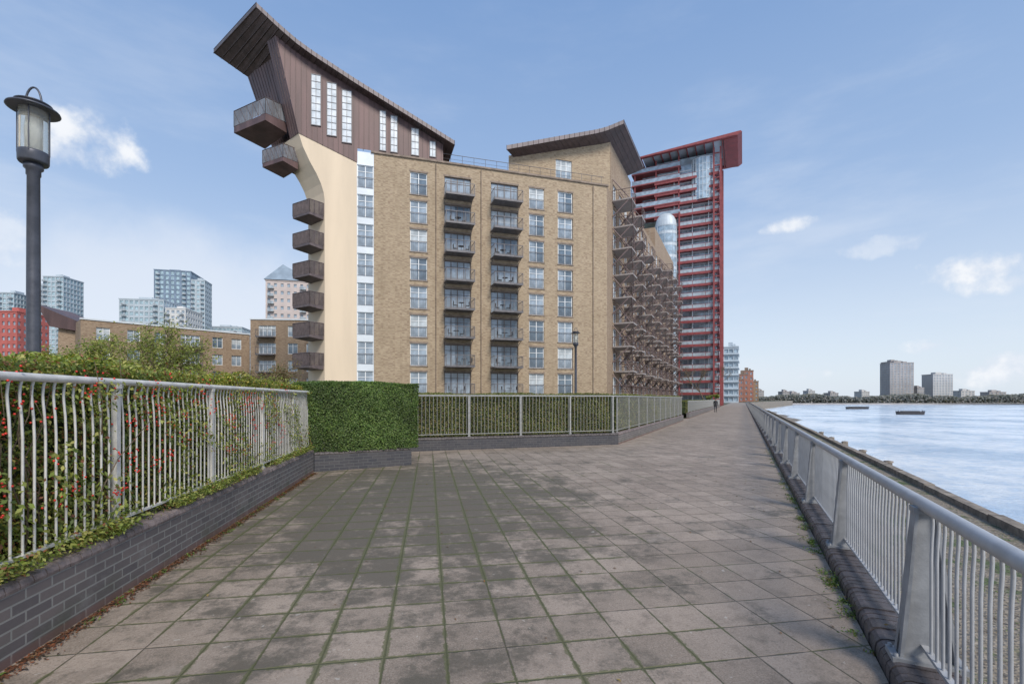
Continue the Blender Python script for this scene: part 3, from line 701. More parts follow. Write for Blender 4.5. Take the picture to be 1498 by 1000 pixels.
nrm=(-.828,-.564)
def prow_balcony(start,length,out,zb,hb,hr,kind,wedge,mat='clad',taper=0.0):
    s=Vector((start[0],start[1],0)); ev=Vector((e[0],e[1],0)); nv=Vector((nrm[0],nrm[1],0))
    mb=MB()
    a=s; b=s+ev*length; c=b+nv*out; d=s+nv*(out-taper)
    z0=zb; zt=zb+hb
    lo=[a+Vector((0,0,z0-wedge)),b+Vector((0,0,z0-wedge)),c+Vector((0,0,z0)),d+Vector((0,0,z0))]; hi=[q+Vector((0,0,zt)) for q in (a,b,c,d)]
    mb.add(lo+hi,[(0,1,2,3),(4,7,6,5),(0,3,7,4),(3,2,6,7),(2,1,5,6)],0)
    o=mb.build('balcony',[M[mat]],R)
    rl=MB()
    def railside(u,v,k):
        rl.tube([u+Vector((0,0,zt+hr)),v+Vector((0,0,zt+hr))],.04,5,0)
        for i in range(k+1):
            q=u.lerp(v,i/k); rl.tube([q+Vector((0,0,zt-.02)),q+Vector((0,0,zt+hr))],.03,4,0)
        if kind=='bars':
            kk=k*8
            for i in range(kk+1):
                q=u.lerp(v,i/kk); rl.tube([q+Vector((0,0,zt)),q+Vector((0,0,zt+hr))],.02,4,0)
        elif kind=='slats':
            kk=k*4
            for i in range(kk+1):
                q=u.lerp(v,i/kk); rl.tube([q+Vector((0,0,zt)),q+Vector((0,0,zt+hr))],.016,4,0)
            for i in range(k):
                q=u.lerp(v,i/k); q2=u.lerp(v,(i+1)/k); rl.tube([q+Vector((0,0,zt)),q2+Vector((0,0,zt+hr))],.03,4,0)
            rl.add([u+Vector((0,0,zt+.05)),v+Vector((0,0,zt+.05)),v+Vector((0,0,zt+hr-.06)),u+Vector((0,0,zt+hr-.06))],[(0,1,2,3)],1)
    railside(a,d,3); railside(d,c,5); railside(c,b,3)
    rl.build('railing',[M['brownpanel'],M['glassrail']],o)
prow_balcony((-10.86+e[0]*2.2,e[1]*2.2),4.6,2.9,27.2,.6,1.5,'slats',.35,taper=.9)
prow_balcony((-11.1,1.3),2.8,2.0,23.6,.35,1.25,'slats',.3,taper=.6)
for zb in (18.2,15.4,12.6,9.8,7.0,4.2):
    prow_balcony((-8.63+e[0]*.15,e[1]*.15),2.4,1.75,zb+.35,.22,1.15,'bars',.15,mat='brownpanel',taper=.35)

mb=MB(); mb.tube([(-5.2,.15,26.25),(20.3,.15,26.25)],.03,5); mb.tube([(-5.2,.15,25.8),(20.3,.15,25.8)],.015,4); x=-5.2
while x<20.3: mb.tube([(x,.15,25.38),(x,.15,26.25)],.02,4); x+=1.2
mb.build('terrace_railing',[M['balcgrey']],R)
def PR(a,d,z): return (20.6+pl[0]*a+inn[0]*d, pl[1]*a+inn[1]*d, z)
mb=MB()
mb.add([(9.6,1.2,25.0),(15.0,1.2,25.0),(15.0,1.2,29.1),(9.6,1.2,27.6)],[(0,1,2,3)])
mb.add([(16.9,1.2,25.0),(21.7,1.2,25.0),(21.7,1.2,31.2),(16.9,1.2,29.7)],[(0,1,2,3)])
mb.add([(15.0,1.2,28.0),(16.9,1.2,28.0),(16.9,1.2,29.7),(15,1.2,29.1)],[(0,1,2,3)])
mb.add([(15.0,1.2,25.0),(16.9,1.2,25.0),(16.9,1.2,25.9),(15,1.2,25.9)],[(0,1,2,3)])
mb.add([(9.6,1.2,25.0),(9.6,1.2,27.3),(14,10,27.3),(14,10,25)],[(0,1,2,3)])
mb.build('upper_brick_wall',[M['brick']],R)
place_windows(R,[((15.95,1.2,25.9),0)],window_mesh(1.9,2.1,3,False),glass_meshes(1.9,2.1))
fr=[];bk=[]
for i in range(21):
    f=i/20; t_=9.0+(22.3-9.0)*f; z=float(np.interp(f,[0,.76,.84,1],[27.95,31.0,31.4,32.5])); fr.append((t_,-.1-.6*f,z)); bk.append((t_+pl[0]*11.6,-.1-.6*f+pl[1]*11.6,z))
ruled(fr,bk,.42,'upswept_roof',R,24)
zrow=[2.15+2.8*k for k in range(9)]
segs=[(0,1.6,25.2),(1.6,12.5,30.8),(12.5,32,27.6),(32,56,31.0)]
mb=MB(); witems=[]
for a0,a1,h in segs:
    holes=[]
    if a1-a0>5:
        a=a0+1.2
        while a+1.7<a1-.5:
            for z in zrow:
                if z+2.1<h-.3: holes.append((a,a+1.7,z,z+2.1)); witems.append((a+.85,z))
            a+=3.0
    wall_holes(mb,PR,a0,a1,0,h,holes,.2)
mb.add([PR(1.6,0,25),PR(1.6,4,25),PR(1.6,4,30.6),PR(1.6,0,30.6)],[(0,1,2,3)])
mb.add([PR(32,0,27),PR(32,12,27),PR(32,12,31),PR(32,0,31)],[(0,1,2,3)])
mb.add([PR(56,0,0),PR(56,14,0),PR(56,14,31),PR(56,0,31)],[(0,1,2,3)])
mb.add([PR(1.6,.5,30),PR(12.5,.5,30),PR(12.5,9,29),PR(1.6,7,28)],[(0,1,2,3)]); mb.add([PR(12.5,0,27.4),PR(32,0,27.4),PR(32,12,27.4),PR(12.5,12,27.4)],[(0,1,2,3)]); mb.add([PR(32,0,30.8),PR(56,0,30.8),PR(56,14,30.8),PR(32,14,30.8)],[(0,1,2,3)])
mb.build('river_brick_wall',[M['brickd']],R)
ra=math.atan2(pl[1],pl[0]); rf=window_mesh(1.7,2.1,2,False,'white'); rg=glass_meshes(1.7,2.1)
witems.sort(key=lambda q:q[0])
for a,z in witems[:96]:
    o=ob('window',rf,R,PR(a,.02,z),ra); ob('glass',random.choice(rg),o)
mb=MB()
for a,z in witems[96:]:
    q=[PR(a-.8,.12,z+.05),PR(a+.8,.12,z+.05),PR(a+.8,.12,z+2.05),PR(a-.8,.12,z+2.05)]; mb.add(q,[(0,1,2,3)])
mb.build('glazing',[M['glassm']],R,kind='stuff')
def river_balcony():
    w,d=3.8,2.2; b=MB(); b.prism([(-w/2,-.02,-.18),(w/2,-.02,-.18),(w/2,-d*.70,-.18),(w*.15,-d,-.18),(-w/2,-d,-.18)],(0,0,.16),1)
    for x in (-w/2+.1,w/2-.2): 
        b.tube([(x,-.02,-1.9),(x,-d*.85,-.18)],.085,5)
    b.tube([(w/2-.1,-d*.66,-.1),(w/2-.1,-.02,2.4)],.06,5); b.tube([(-w/2+.1,-d*.9,-.1),(-w/2+.1,-.02,2.4)],.06,5)
    b.tube([(-w/2+.1,-d,-.1),(w/2-.2,-d*.72,-1.6)],.06,5); b.tube([(w/2-.2,-d*.72,-.1),(w/2-.2,-.02,-1.9)],.06,5)
    rl=MB(); P=[(-w/2,-.02),(-w/2,-d),(w*.15,-d),(w/2,-d*.70),(w/2,-.02)]
    for i in range(4):
        u=Vector((*P[i],0)); v=Vector((*P[i+1],0)); L=(v-u).length
        for z,rr_ in ((1.05,.045),(.7,.016),(.38,.016)): rl.tube([u+Vector((0,0,z)),v+Vector((0,0,z))],rr_,4)
        k=max(1,int(L/.7))
        for j in range(k+1): q=u.lerp(v,j/k); rl.tube([q,q+Vector((0,0,1.05))],.024,4)
    return b.mesh('balcony',[M['balc'],M['balcedge']]),rl.mesh('railing',[M['balc']])
rb,rrl=river_balcony()
for a in (4.5,10.5,17.5,24.5,31.5,38.5,45.5,52.5):
    for k,z in enumerate(zrow):
        if a>30 or z<26: 
            if k==8 and not(a>34 or a<12): continue
            o=ob('balcony',rb,R,PR(a+(.5 if k%2 else -.3),-.03,z),ra); ob('railing',rrl,o)

# ------------------------------------------------------------------ red tower
T=root('red_residential_tower',(49.9,116,0),-A,'tall glass residential tower with dull red steel frame and canopy roof','tower')
nf=20; fh=2.95
mb=MB(); mb.box(-14.3,-.3,.8,17,0,61.9); mb.box(-18.2,-8,1.5,16,47.2,61.9); mb.build('glazed_core',[M['skyglass']],T)
mb=MB()
for x in (-10.2,-5.9,-2.2): mb.box(x,x+.22,-.2,.79,0,56)
for k in range(nf):
    z=k*fh+.3
    for x in (-12.6,-8.1,-4.1,-11.3,-6.9,-3.1,-1.2): mb.box(x-.06,x+.06,.7,.77,z+.3,z+fh-.4)
    mb.box(-14.2,-.4,.72,.78,z+fh-.75,z+fh-.4)
for k in range(5):
    z=47.6+k*fh
    for x in np.arange(-17.6,-8.2,1.55): mb.box(x-.05,x+.05,1.4,1.47,z+.2,z+fh-.2)
mb.build('white_mullions',[M['panel']],T,kind='stuff')
sl=MB(); sl.box(-14.7,.1,-1.0,17,-.12,.12); sl.box(-14.8,.4,-1.1,-1.02,-.36,.26); sl.box(.15,.4,-1.0,16.8,-.36,.26); slab=sl.mesh('floor_deck',[M['red']])
ba=MB(); ba.box(-14.7,.35,-1.07,-1.02,.27,1.1); ba.box(.3,.35,-1.0,16.8,.27,1.12); ba.box(-14.8,.4,-1.1,-1.0,1.1,1.18,1)
for x in np.arange(-14.6,.4,2.96): ba.box(x,x+.08,-1.11,-1.08,.21,1.15,1)
bal=ba.mesh('glass_balustrade',[M['towerrail'],M['red']])
for k in range(nf-1):
    z=3+k*fh; o=ob('floor_deck',slab,T,(0,0,z)); ob('glass_balustrade',bal,o)
sl=MB(); sl.box(-20.5,-8.5,-1.2,14,-.12,.18); slab2=sl.mesh('floor_deck',[M['red']]); ba=MB(); ba.box(-20.4,-8.6,-1.15,-1.1,.19,1.2); ba.box(-20.4,-20.35,-1.1,14,.19,1.2); ba.box(-20.45,-8.55,-1.2,-1.1,1.2,1.27,1); bal2=ba.mesh('glass_balustrade',[M['glassm'],M['red']])
for k in range(5): o=ob('floor_deck',slab2,T,(0,0,47.6+k*fh)); ob('glass_balustrade',bal2,o)
mb=MB(); mb.box(-19.8,-19.55,-1,-.75,47.6,62); mb.box(-14.5,-14.25,-1,-.75,47.6,62); mb.box(-9,-8.75,-1.1,-.85,47.6,62); mb.build('red_columns',[M['red']],T)
mb=MB(); cv=[(-3.3+2.7*math.cos(a),.85+2.3*-math.sin(a)) for a in np.linspace(0,math.pi,11)]
for (x0_,y0_),(x1_,y1_) in zip(cv,cv[1:]): mb.add([(x0_,y0_,50.4),(x1_,y1_,50.4),(x1_,y1_,60.5),(x0_,y0_,60.5)],[(0,1,2,3)],0,True)
mb.add([(x,y,60.5) for x,y in cv],[tuple(range(11))]); mb.build('curved_glazing',[M['skyglass']],T)
mb=MB()
for x,y in cv: mb.box(x-.05,x+.05,y-.06,y+.04,50.4,60.5)
for z in np.arange(50.4,60.6,1.68):
    for (x0_,y0_),(x1_,y1_) in zip(cv,cv[1:]): mb.tube([(x0_,y0_-.02,z),(x1_,y1_-.02,z)],.06,4)
mb.build('curved_glazing_frame',[M['panel']],T)
# pale rounded glass volume low on the landward side
mb=MB(); gv=[(-11.9+2.6*math.cos(a),-1.6-2.0*math.sin(a)) for a in np.linspace(0,math.pi,13)]
for (x0_,y0_),(x1_,y1_) in zip(gv,gv[1:]): mb.add([(x0_,y0_,1),(x1_,y1_,1),(x1_,y1_,44.5),(x0_,y0_,44.5)],[(0,1,2,3)],0,True)
mb.box(-14.5,-9.3,-1.59,-1.15,1,44.4); mb.build('glass_bay',[M['skyglass']],T)
mb=MB()
for z in np.arange(1.5,44.6,fh):
    for (x0_,y0_),(x1_,y1_) in zip(gv,gv[1:]): mb.add([(x0_*1.0,y0_-.03,z-.35),(x1_,y1_-.03,z-.35),(x1_,y1_-.03,z+.35),(x0_,y0_-.03,z+.35)],[(0,1,2,3)],0,True)
for (x,y) in gv[::3]: mb.tube([(x,y-.03,1),(x,y-.03,44.5)],.06,4)
dom=[(1.0,44.4),(1.0,44.9),(.93,46),(.75,47),(.45,47.7),(0,48)]
for i in range(len(dom)-1):
    r0,z0=dom[i]; r1_,z1=dom[i+1]
    for (x0_,y0_),(x1_,y1_) in zip(gv,gv[1:]):
        f=lambda x,y,q:(-11.9+(x+11.9)*q,-1.6+(y+1.6)*q)
        a=f(x0_,y0_,r0); b=f(x1_,y1_,r0); c=f(x1_,y1_,r1_); d_=f(x0_,y0_,r1_)
        mb.add([(*a,z0),(*b,z0),(*c,z1),(*d_,z1)],[(0,1,2,3)],0,True)
mb.build('glass_bay_frame',[M['coregrey']],T)
mb=MB()
for x,y in ((-1.0,-1.6),(.5,-1.6),(.5,5),(.5,12)): mb.box(x,x+.36,y,y+.36,0,62.0)
for k in range(21):
    z=1.5+k*fh; mb.box(-.62,.48,-1.55,-1.3,z,z+.22)
mb.box(-8.9,-8.6,-1.4,-1.12,0,48); mb.build('red_pylon',[M['red']],T)
mb=MB()
mb.prism([(-18.2,-4,62.05),(-18.2,-4,62.4),(5.0,-4,63.5),(5.3,-4,63.2),(4.4,-4,62.6),(3,-4,62.7)],(0,.9,0),0)
mb.prism([(-18.2,12,62.05),(-18.2,12,62.4),(5.0,12,63.5),(5.3,12,63.2),(4.4,12,62.6),(3,12,62.7)],(0,.9,0),0)
mb.prism([(1.4,-3.09,62.5),(1.4,-3.09,63.3),(5.0,-3.09,63.48),(5.3,-3.09,63.2),(4.4,-3.09,62.6)],(0,15.08,0),0)
mb.box(-18.2,-17.6,-3.09,11.99,62.05,62.4,0)
for x in np.arange(-15,1.5,2.0): mb.box(x,x+.22,-3.09,11.99,62.1+(x+15)*.02,62.45+(x+15)*.03,0)
mb.add([(-17.5,-3,62.5),(1.4,-3,63.25),(1.4,12,63.25),(-17.5,12,62.5)],[(0,1,2,3)],1)
mb.build('canopy_roof',[M['red'],M['coregrey']],T)

# ------------------------------------------------------------------ background buildings
def block(name,X,Y,w,d,h,rz,nc,nr,wall,glass,label,hw=.6,hh=.6,nd=None,category='building',bands=False,z0=0):
    rt=root(name,(X,Y,0),rz,label,category); nd=nd or max(2,int(nc*d/w))
    fhh=h/nr; m=MB()
    cw=w/nc; hs=[(i*cw+cw*(1-hw)/2,i*cw+cw*(1+hw)/2,j*fhh+fhh*(1-hh)/2,j*fhh+fhh*(1+hh)/2) for i in range(nc) for j in range(nr)]
    wall_holes(m,lambda a,q,z:(a,q,z),0,w,z0,h,hs,.3)
    cd=d/nd; hs2=[(i*cd+cd*(1-hw)/2,i*cd+cd*(1+hw)/2,j*fhh+fhh*(1-hh)/2,j*fhh+fhh*(1+hh)/2) for i in range(nd) for j in range(nr)]
    wall_holes(m,lambda a,q,z:(w-q,a,z),0,d,z0,h,hs2,.3)
    wall_holes(m,lambda a,q,z:(q,a,z),0,d,z0,h,hs2,.3)
    m.add([(0,d,0),(w,d,0),(w,d,h),(0,d,h)],[(0,1,2,3)]); m.build('wall',[M[wall]],rt)
    m=MB(); m.box(.31,w-.31,.31,d-.31,z0,h-.4); m.build('glazing',[M[glass]],rt)
    m=MB(); m.box(-.2,w+.2,-.2,d+.2,h,h+.5); m.box(w*.3,w*.6,d*.3,d*.7,h+.5,h+2.6); m.box(w*.65,w*.8,d*.2,d*.4,h+.5,h+1.7)
    if bands:
        for j in range(1,nr): m.box(-.35,w+.35,-.6,d+.35,j*fhh-.1,j*fhh+.08)
    m.build('roof',[M['coping'] if 'brick' in wall else M[wall]],rt)
    if h>45:
        m=MB()
        for j in range(1,nr):
            for cx in (w*.12,w*.82): m.box(cx-1.2,cx+1.2,-1.3,-.01,j*fhh-.1,j*fhh+.08); m.box(cx-1.2,cx+1.2,-1.3,-1.24,j*fhh+.08,j*fhh+1.1)
        m.build('balconies',[M['towerrail']],rt,kind='stuff')
    return rt
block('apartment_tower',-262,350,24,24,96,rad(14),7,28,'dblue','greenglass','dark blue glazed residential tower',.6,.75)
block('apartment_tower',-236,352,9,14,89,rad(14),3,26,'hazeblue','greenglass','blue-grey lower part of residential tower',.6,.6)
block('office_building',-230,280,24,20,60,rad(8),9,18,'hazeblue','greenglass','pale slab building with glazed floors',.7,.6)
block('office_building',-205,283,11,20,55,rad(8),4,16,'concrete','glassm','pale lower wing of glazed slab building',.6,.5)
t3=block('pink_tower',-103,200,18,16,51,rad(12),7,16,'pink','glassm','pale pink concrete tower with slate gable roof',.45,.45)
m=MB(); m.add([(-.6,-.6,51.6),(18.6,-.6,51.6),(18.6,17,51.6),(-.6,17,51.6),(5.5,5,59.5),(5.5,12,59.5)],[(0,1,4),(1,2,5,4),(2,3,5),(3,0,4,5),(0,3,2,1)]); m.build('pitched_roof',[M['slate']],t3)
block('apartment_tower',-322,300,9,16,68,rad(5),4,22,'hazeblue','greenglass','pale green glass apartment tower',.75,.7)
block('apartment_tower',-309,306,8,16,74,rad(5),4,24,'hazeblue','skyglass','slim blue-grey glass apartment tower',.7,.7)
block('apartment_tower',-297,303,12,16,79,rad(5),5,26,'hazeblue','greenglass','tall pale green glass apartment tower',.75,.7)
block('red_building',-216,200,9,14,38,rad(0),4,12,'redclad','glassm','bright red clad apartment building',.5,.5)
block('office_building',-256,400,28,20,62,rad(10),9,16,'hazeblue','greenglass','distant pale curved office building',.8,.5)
def brickblock(X,Y,w,d,h,rz,nf,cols,label):
    rt=root('brick_apartment_block',(X,Y,0),rz,label,'building','low brick apartment blocks'); m=MB(); zs=[h-2.6-2.75*k for k in range(nf)]
    hs=[(a,a+b,z,z+1.7) for a,b in cols for z in zs]
    wall_holes(m,PF,0,w,0,h,hs,.2); m.add([(0,0,0),(0,d,0),(0,d,h),(0,0,h)],[(0,1,2,3)]); m.add([(w,0,0),(w,d,0),(w,d,h),(w,0,h)],[(0,1,2,3)]); m.add([(0,0,h-.5),(w,0,h-.5),(w,d,h-.5),(0,d,h-.5)],[(0,1,2,3)])
    m.build('brick_wall',[M['brickd']],rt)
    for w_ in sorted({b for a,b in cols}):
        f=window_mesh(w_,1.7,2 if w_<2 else 4,False); g=glass_meshes(w_,1.7)
        place_windows(rt,[((a+b/2,.02,z),0) for a,b in cols if b==w_ for z in zs],f,g)
    m=MB(); m.box(-.1,w+.1,-.12,.3,h,h+.2); m.build('parapet_coping',[M['panel']],rt)
    bb,br_=balcony(2.6,1.2)
    for a,b in cols:
        if b>2:
            for z in zs: o=ob('balcony',bb,rt,(a+b/2,-.03,z-.1)); ob('railing',br_,o)
    return rt
an=math.atan2(16,14.2)
brickblock(-58.6,65,21.4,10,12.5,an,4,[(1.6,1.5),(5.0,1.5),(8.2,1.5),(11.5,2.6),(15.8,1.5),(18.6,1.5)],'low brown brick apartment block with white windows')
brickblock(-41,75,11,10,14.1,rad(6),5,[(1.2,2.6),(5.6,1.5),(8.4,1.5)],'brown brick apartment block with small balconies')
rt=root('curved_roof_building',(-65.5,68,0),rad(10),'brick building end with dark upswept metal roof','building')
m=MB(); m.prism([(.6,0,0),(6,0,0),(6,0,10.6),(.9,0,11.8)],(0,6,0)); m.build('brick_wall',[M['brickd']],rt)
m=MB(); m.prism([(-1.4,-.6,15.0),(.2,-.6,11.9),(6.8,-.6,10.8),(6.8,-.6,11.6),(4.2,-.6,12.5),(1.4,-.6,13.7)],(0,7,0)); m.build('upswept_roof',[M['clad']],rt)
block('apartment_building',88.5,200,5.5,14,23,-A,3,8,'hazeblue','skyglass','pale glazed apartment block with curved balconies',.8,.5,bands=True)
block('brick_warehouse',120,260,5,26,12,-A,3,4,'redbrick','glassm','small red brick riverside warehouse',.45,.5)
block('brick_warehouse',134,285,6,26,16,-A,3,5,'redbrick','glassm','red brick riverside warehouse with white windows',.45,.5)
block('brick_warehouse',143.5,300,7,26,19,-A,3,6,'redbrick','glassm','red brick riverside apartment building',.45,.5)
block('brick_warehouse',156,318,7,26,13,-A,3,5,'brickd','glassm','brown brick riverside building at the bend',.45,.5)

# far bank
sheet('far_bank_ground',[(215,470,-3),(3500,430,-3),(3500,2500,-3),(300,2500,-3),(215,900,-3)],M['ground'])
mb=MB(); mb.box(215,1500,468,470,-4.5,-2.6); 
mb.build('far_bank_wall',[M['fard']],None,label='long low stone wall on the far river bank',category='river wall')
n=30000; X=rng.uniform(222,960,n); H=5.0+2.2*lowfreq(X*.03,X*.011,2)+1.6*lowfreq(X*.12,X*.05,5); Z=-2.6+rng.random(n)**.7*(H+2.0); P=np.stack([X,472+rng.uniform(0,14,n),Z],1)
ob('far_trees',leaf_mesh('far_trees',P,np.tile([0,-1.,.5],(n,1)),2.0,leafcols(n,[(.17,.18,.18),(.20,.20,.19),(.23,.21,.20),(.14,.15,.16)],[3,3,2,2],.15),M['leaf'],wr=.8),kind='stuff')
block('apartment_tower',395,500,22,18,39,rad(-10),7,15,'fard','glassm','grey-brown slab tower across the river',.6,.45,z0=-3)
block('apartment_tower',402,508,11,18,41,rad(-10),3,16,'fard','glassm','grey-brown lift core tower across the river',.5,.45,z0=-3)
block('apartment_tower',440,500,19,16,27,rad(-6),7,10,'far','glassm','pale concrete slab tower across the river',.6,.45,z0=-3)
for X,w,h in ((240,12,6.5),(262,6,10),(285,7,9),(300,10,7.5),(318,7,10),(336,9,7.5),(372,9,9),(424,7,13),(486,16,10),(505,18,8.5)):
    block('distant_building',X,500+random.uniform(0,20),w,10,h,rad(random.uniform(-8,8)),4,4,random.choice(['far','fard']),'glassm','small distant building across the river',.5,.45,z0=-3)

def barge(X,Y,rz,L,label):
    rt=root('moored_barge',(X,Y,-4),rz,label,'boat','moored river barges'); m=MB(); st=[(-.5,.3,1.25),(-.44,.8,1.1),(-.3,1,.95),(.3,1,.95),(.42,.85,1.1),(.5,.25,1.35)]; vs=[]
    for f,w,z in st:
        W=L*.13*w; vs+=[(f*L*.94,-W*.8,-.4),(f*L,-W,z),(f*L,W,z),(f*L*.94,W*.8,-.4)]
    n=len(st); m.add(vs,[(4*i+k,4*i+4+k,4*i+5+k,4*i+k+1) for i in range(n-1) for k in range(3)]+[(0,1,2,3),(4*n-4,4*n-3,4*n-2,4*n-1)]); m.build('hull',[M['dark']],rt)
    m=MB(); m.box(-L*.3,L*.28,-L*.09,L*.09,.9,1.25); m.box(-L*.32,L*.3,-L*.1,L*.1,1.25,1.32); m.build('hatch_cover',[M['dark']],rt)
    m=MB()
    for f in (-.42,.42): m.lathe([(.12,.9),(.12,1.5),(.18,1.52),(0,1.58)],8,(f*L,0,0))
    m.build('mooring_bollards',[M['balcgrey']],rt)
barge(192,266,rad(8),14,'dark low barge moored on the river')
barge(144,173,rad(-4),9.8,'dark barge with low hatch cover moored on the river')
# ------------------------------------------------------------------ trees
def tree(name,loc,h,spread,nleaf,pal,wts,lsize,label,seed=1,trunkh=.3):
    random.seed(seed); rt=root(name,loc,0,label,'tree'); mb=MB(); tips=[]
    def grow(pos,dirv,L,rr,dep):
        pts=[pos];d=dirv
        for i in range(3):
            d=(d+Vector((random.gauss(0,.15),random.gauss(0,.15),random.gauss(0,.06)+.06))).normalized(); pts.append(pts[-1]+d*L/3)
        mb.tube(pts,[rr,rr*.85,rr*.72,rr*.6],5)
        if dep<=1: tips.extend(pts[1:])
        if dep==0: return
        for k in range(random.randint(2,4)):
            nd=(d+Vector((random.gauss(0,spread),random.gauss(0,spread),random.gauss(.15,.2)))).normalized(); grow(pts[random.choice([2,3,3])],nd,L*random.uniform(.65,.8),rr*.6,dep-1)
    grow(Vector((0,0,0)),Vector((0,0,1)),h*trunkh,h*.014,4)
    zs=max(q.z for q in tips); k=h/zs
    mb.v=[(a*k,b*k,c*k) for a,b,c in mb.v]; tips=[q*k for q in tips]
    mb.build('trunk',[M['bark']],rt)
    P=[]
    for q in tips:
        for _ in range(max(1,nleaf//len(tips))): P.append((q.x+random.gauss(0,h*.035),q.y+random.gauss(0,h*.035),q.z+random.gauss(0,h*.03)))
    P=np.array(P); ob('crown',leaf_mesh('crown',P,np.tile([0,-.3,1.],(len(P),1)),lsize,leafcols(len(P),pal,wts),M['leaf']),rt)
YP=[(.24,.26,.07),(.32,.32,.09),(.15,.19,.05)]
tree('small_tree',(-10.4,13,0),3.75,.6,4500,YP,[2,2,2],.075,'sparse yellow-green small tree behind hedge',seed=3)
tree('small_tree',(-9.1,12.6,0),3.5,.6,3500,YP,[2,1,3],.07,'sparse yellow-green small tree behind hedge',seed=5)
tree('shrub',(-14.5,16,0),3.9,.6,6000,PAL,[2,3,2,1,1,0],.09,'leafy green shrub behind hedge',seed=8)
tree('shrub',(-7.3,15,0),2.9,.7,3000,[(.22,.14,.08),(.18,.17,.07)],[1,1],.06,'thin brownish shrub behind hedge',seed=9)
tree('bare_tree',PL(105,-7),9,.5,900,[(.16,.12,.09)],[1],.15,'bare winter tree beside the walk',seed=12)
tree('bare_tree',PL(128,-6.5),10,.5,900,[(.16,.12,.09)],[1],.15,'bare winter tree beside the walk',seed=14)
tree('shrub',PL(100,-5.2),2.5,.7,3000,PAL,[2,3,2,1,1,0],.15,'low green bush beside the walk',seed=15)

# ------------------------------------------------------------------ person walking
def person(loc,rz):
    J={'pel':(0,0,.95,.13),'wst':(0,0,1.1,.12),'chs':(0,.02,1.32,.155),'nck':(0,.0,1.48,.06),'hd0':(0,0,1.55,.07),'hd1':(0,-.01,1.64,.095),'hd2':(0,0,1.72,.07),
    'shl':(-.17,0,1.40,.07),'ell':(-.23,.08,1.14,.05),'wrl':(-.22,-.02,.92,.035),'hnl':(-.22,-.05,.84,.035),
    'shr':(.17,0,1.40,.07),'elr':(.23,.05,1.14,.05),'wrr':(.23,-.1,.93,.035),'hnr':(.23,-.13,.85,.035),
    'hpl':(-.09,0,.88,.095),'knl':(-.1,-.14,.50,.062),'anl':(-.1,-.12,.10,.045),'tol':(-.1,-.27,.04,.04),
    'hpr':(.09,0,.88,.095),'knr':(.1,.06,.50,.062),'anr':(.1,.26,.13,.045),'tor':(.1,.16,.04,.04)}
    E_=[('pel','wst'),('wst','chs'),('chs','nck'),('nck','hd0'),('hd0','hd1'),('hd1','hd2'),('chs','shl'),('shl','ell'),('ell','wrl'),('wrl','hnl'),('chs','shr'),('shr','elr'),('elr','wrr'),('wrr','hnr'),
    ('pel','hpl'),('hpl','knl'),('knl','anl'),('anl','tol'),('pel','hpr'),('hpr','knr'),('knr','anr'),('anr','tor')]
    ks=list(J); me=bpy.data.meshes.new('person_body'); me.from_pydata([J[k][:3] for k in ks],[(ks.index(a),ks.index(b)) for a,b in E_],[])
    o=bpy.data.objects.new('tmp',me); COL.objects.link(o); sk=o.modifiers.new('s','SKIN')
    for i,k in enumerate(ks): me.skin_vertices[0].data[i].radius=(J[k][3],J[k][3]*.85); me.skin_vertices[0].data[i].use_root=(i==0)
    o.modifiers.new('u','SUBSURF').levels=1
    bpy.context.view_layer.update(); dg_=bpy.context.evaluated_depsgraph_get(); m2=bpy.data.meshes.new_from_object(o.evaluated_get(dg_)); bpy.data.objects.remove(o)
    ms=[simple('dark_coat_cloth',(.03,.03,.035),.9),simple('dark_trousers_cloth',(.03,.035,.05),.9),simple('skin_tone',(.45,.28,.2),.6)]
    m2.materials.clear()
    for q in ms: m2.materials.append(q)
    for f in m2.polygons:
        z=f.center.z; f.use_smooth=True
        f.material_index=2 if (z>1.49 or (z<.88 and abs(f.center.x)>.18)) else (0 if z>.78 else 1)
    rt=ob('person',m2,None,loc,rz,label='person in dark coat walking along the riverside path',category='person')
    mb=MB(); mb.lathe([(.085,1.60),(.108,1.66),(.10,1.73),(.06,1.765),(0,1.775)],12,(0,.012,0)); mb.build('hair',[M['dark']],rt)
    mb=MB(); mb.lathe([(.165,.72),(.17,.95),(.16,1.15),(.185,1.35),(.12,1.46),(.07,1.49)],14,(0,.01,0)); mb.build('coat',[ms[0]],rt)
person((25.1,59,0),rad(-20))

# ------------------------------------------------------------------ light, sky, camera
sd=Vector((.42,-.90,0)).normalized(); el=rad(42); sdir=Vector((sd.x*math.cos(el),sd.y*math.cos(el),math.sin(el)))
sun=bpy.data.lights.new('sun','SUN'); sun.energy=3.2; sun.angle=rad(20); sun.color=(1,.94,.85)
so=ob('sun',sun); so.rotation_euler=sdir.to_track_quat('Z','Y').to_euler()
w=bpy.data.worlds.new('World'); scene.world=w; w.use_nodes=True; nt=w.node_tree
class WT(NT):
    def __init__(s): s.t=nt; s.n=nt.nodes; s.l=nt.links
k=WT(); bg=nt.nodes['Background']; STR=.15; bg.inputs[1].default_value=STR
sky=k.node('ShaderNodeTexSky',sky_type='NISHITA'); sky.sun_disc=False; sky.sun_elevation=el; sky.sun_rotation=math.atan2(sd.x,sd.y); sky.air_density=1.0; sky.dust_density=1.2; sky.ozone_density=1.5
tc_=k.node('ShaderNodeTexCoord').outputs['Generated']; sp=k.node('ShaderNodeSeparateXYZ'); k.l.new(tc_,sp.inputs[0])
az=k.math('ARCTAN2',sp.outputs[0],sp.outputs[1]); ele=k.math('ARCSINE',sp.outputs[2])
nz=k.noise(tc_,16,7,.55); nz2=k.noise(tc_,45,6,.55)
nn=k.math('MULTIPLY_ADD',nz2,.25,k.math('MULTIPLY',nz,.95))
tot=None
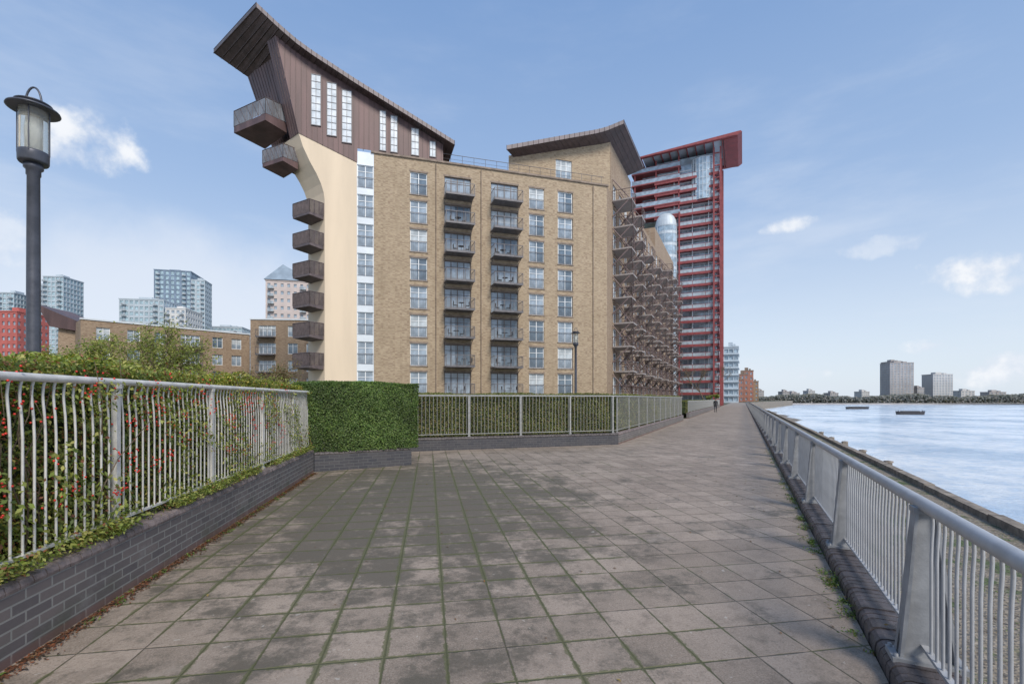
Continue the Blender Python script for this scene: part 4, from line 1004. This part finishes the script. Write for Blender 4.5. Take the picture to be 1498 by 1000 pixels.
for a,e_,wa,we,st,amp in ((-41.4,21.8,4.6,3.2,.9,1.9),(-43.5,20.6,2.6,1.6,.7,1.9),(30.4,17.4,3.6,.95,.9,1.6),(44.6,11.0,5.4,2.0,1,1.9),(46,9.6,5,1.2,.8,1.9),(41.6,4.6,2.6,1.1,.9,2.0),(46.5,2.6,6.4,2.1,.9,2.0),(31.5,2.6,3.0,.8,.6,2.0),(38,14.2,5,1.1,.35,2.2),(-47,13,3.6,2.6,.45,2.2),(24,2.4,1.8,.6,.4,2.0)):
    dx=k.math('DIVIDE',k.math('SUBTRACT',az,rad(a)),rad(wa)); dy=k.math('DIVIDE',k.math('SUBTRACT',ele,rad(e_)),rad(we))
    rr=k.math('ADD',k.math('MULTIPLY',dx,dx),k.math('MULTIPLY',dy,dy))
    v=k.math('ADD',k.math('SUBTRACT',.75,rr),k.math('MULTIPLY',k.math('SUBTRACT',nn,.60),amp*1.8))
    v=k.math('MULTIPLY',k.ramp(v,.0,1.0),st); tot=v if tot is None else k.math('MAXIMUM',tot,v)
g1=k.mix(k.ramp(ele,.0,.42),(5.1,5.7,6.45),(2.6,3.65,5.45)); g1=k.mix(k.ramp(ele,.25,.85),g1,(1.35,2.4,4.5))
skyc=k.mix(.84,sky.outputs[0],g1)
mpp=k.node('ShaderNodeMapping'); k.l.new(tc_,mpp.inputs[0]); mpp.inputs['Scale'].default_value=(1.2,1.2,4.5)
ci=k.noise(mpp.outputs[0],2.2,7,.6); veil=k.math('MULTIPLY',k.ramp(ci,.42,.75),k.math('MULTIPLY',k.ramp(ele,.95,.1),.4))
dx=k.math('DIVIDE',k.math('SUBTRACT',az,rad(-33)),rad(19)); dy=k.math('DIVIDE',k.math('SUBTRACT',ele,rad(8)),rad(10))
rr=k.math('ADD',k.math('MULTIPLY',dx,dx),k.math('MULTIPLY',dy,dy))
bank=k.math('MULTIPLY',k.ramp(k.math('ADD',rr,k.math('MULTIPLY',k.noise(tc_,5,7,.6),-1.3)),.5,-.5),.75)
c=k.mix(k.math('MAXIMUM',veil,bank),skyc,(5.2,5.6,6.3))
cc=k.mix(k.ramp(nn,.5,.8),(5.0,5.4,6.1),(6.5,6.6,6.75))
c=k.mix(tot,c,cc); k.l.new(c,bg.inputs[0])

cam=bpy.data.cameras.new('camera'); cam.sensor_width=36; cam.lens=700/1498*36; cam.shift_y=83/1498; cam.clip_end=8000; cam.clip_start=.05
co=ob('camera',cam,None,(0,0,1.7)); co.rotation_euler=(rad(90),0,0); scene.camera=co
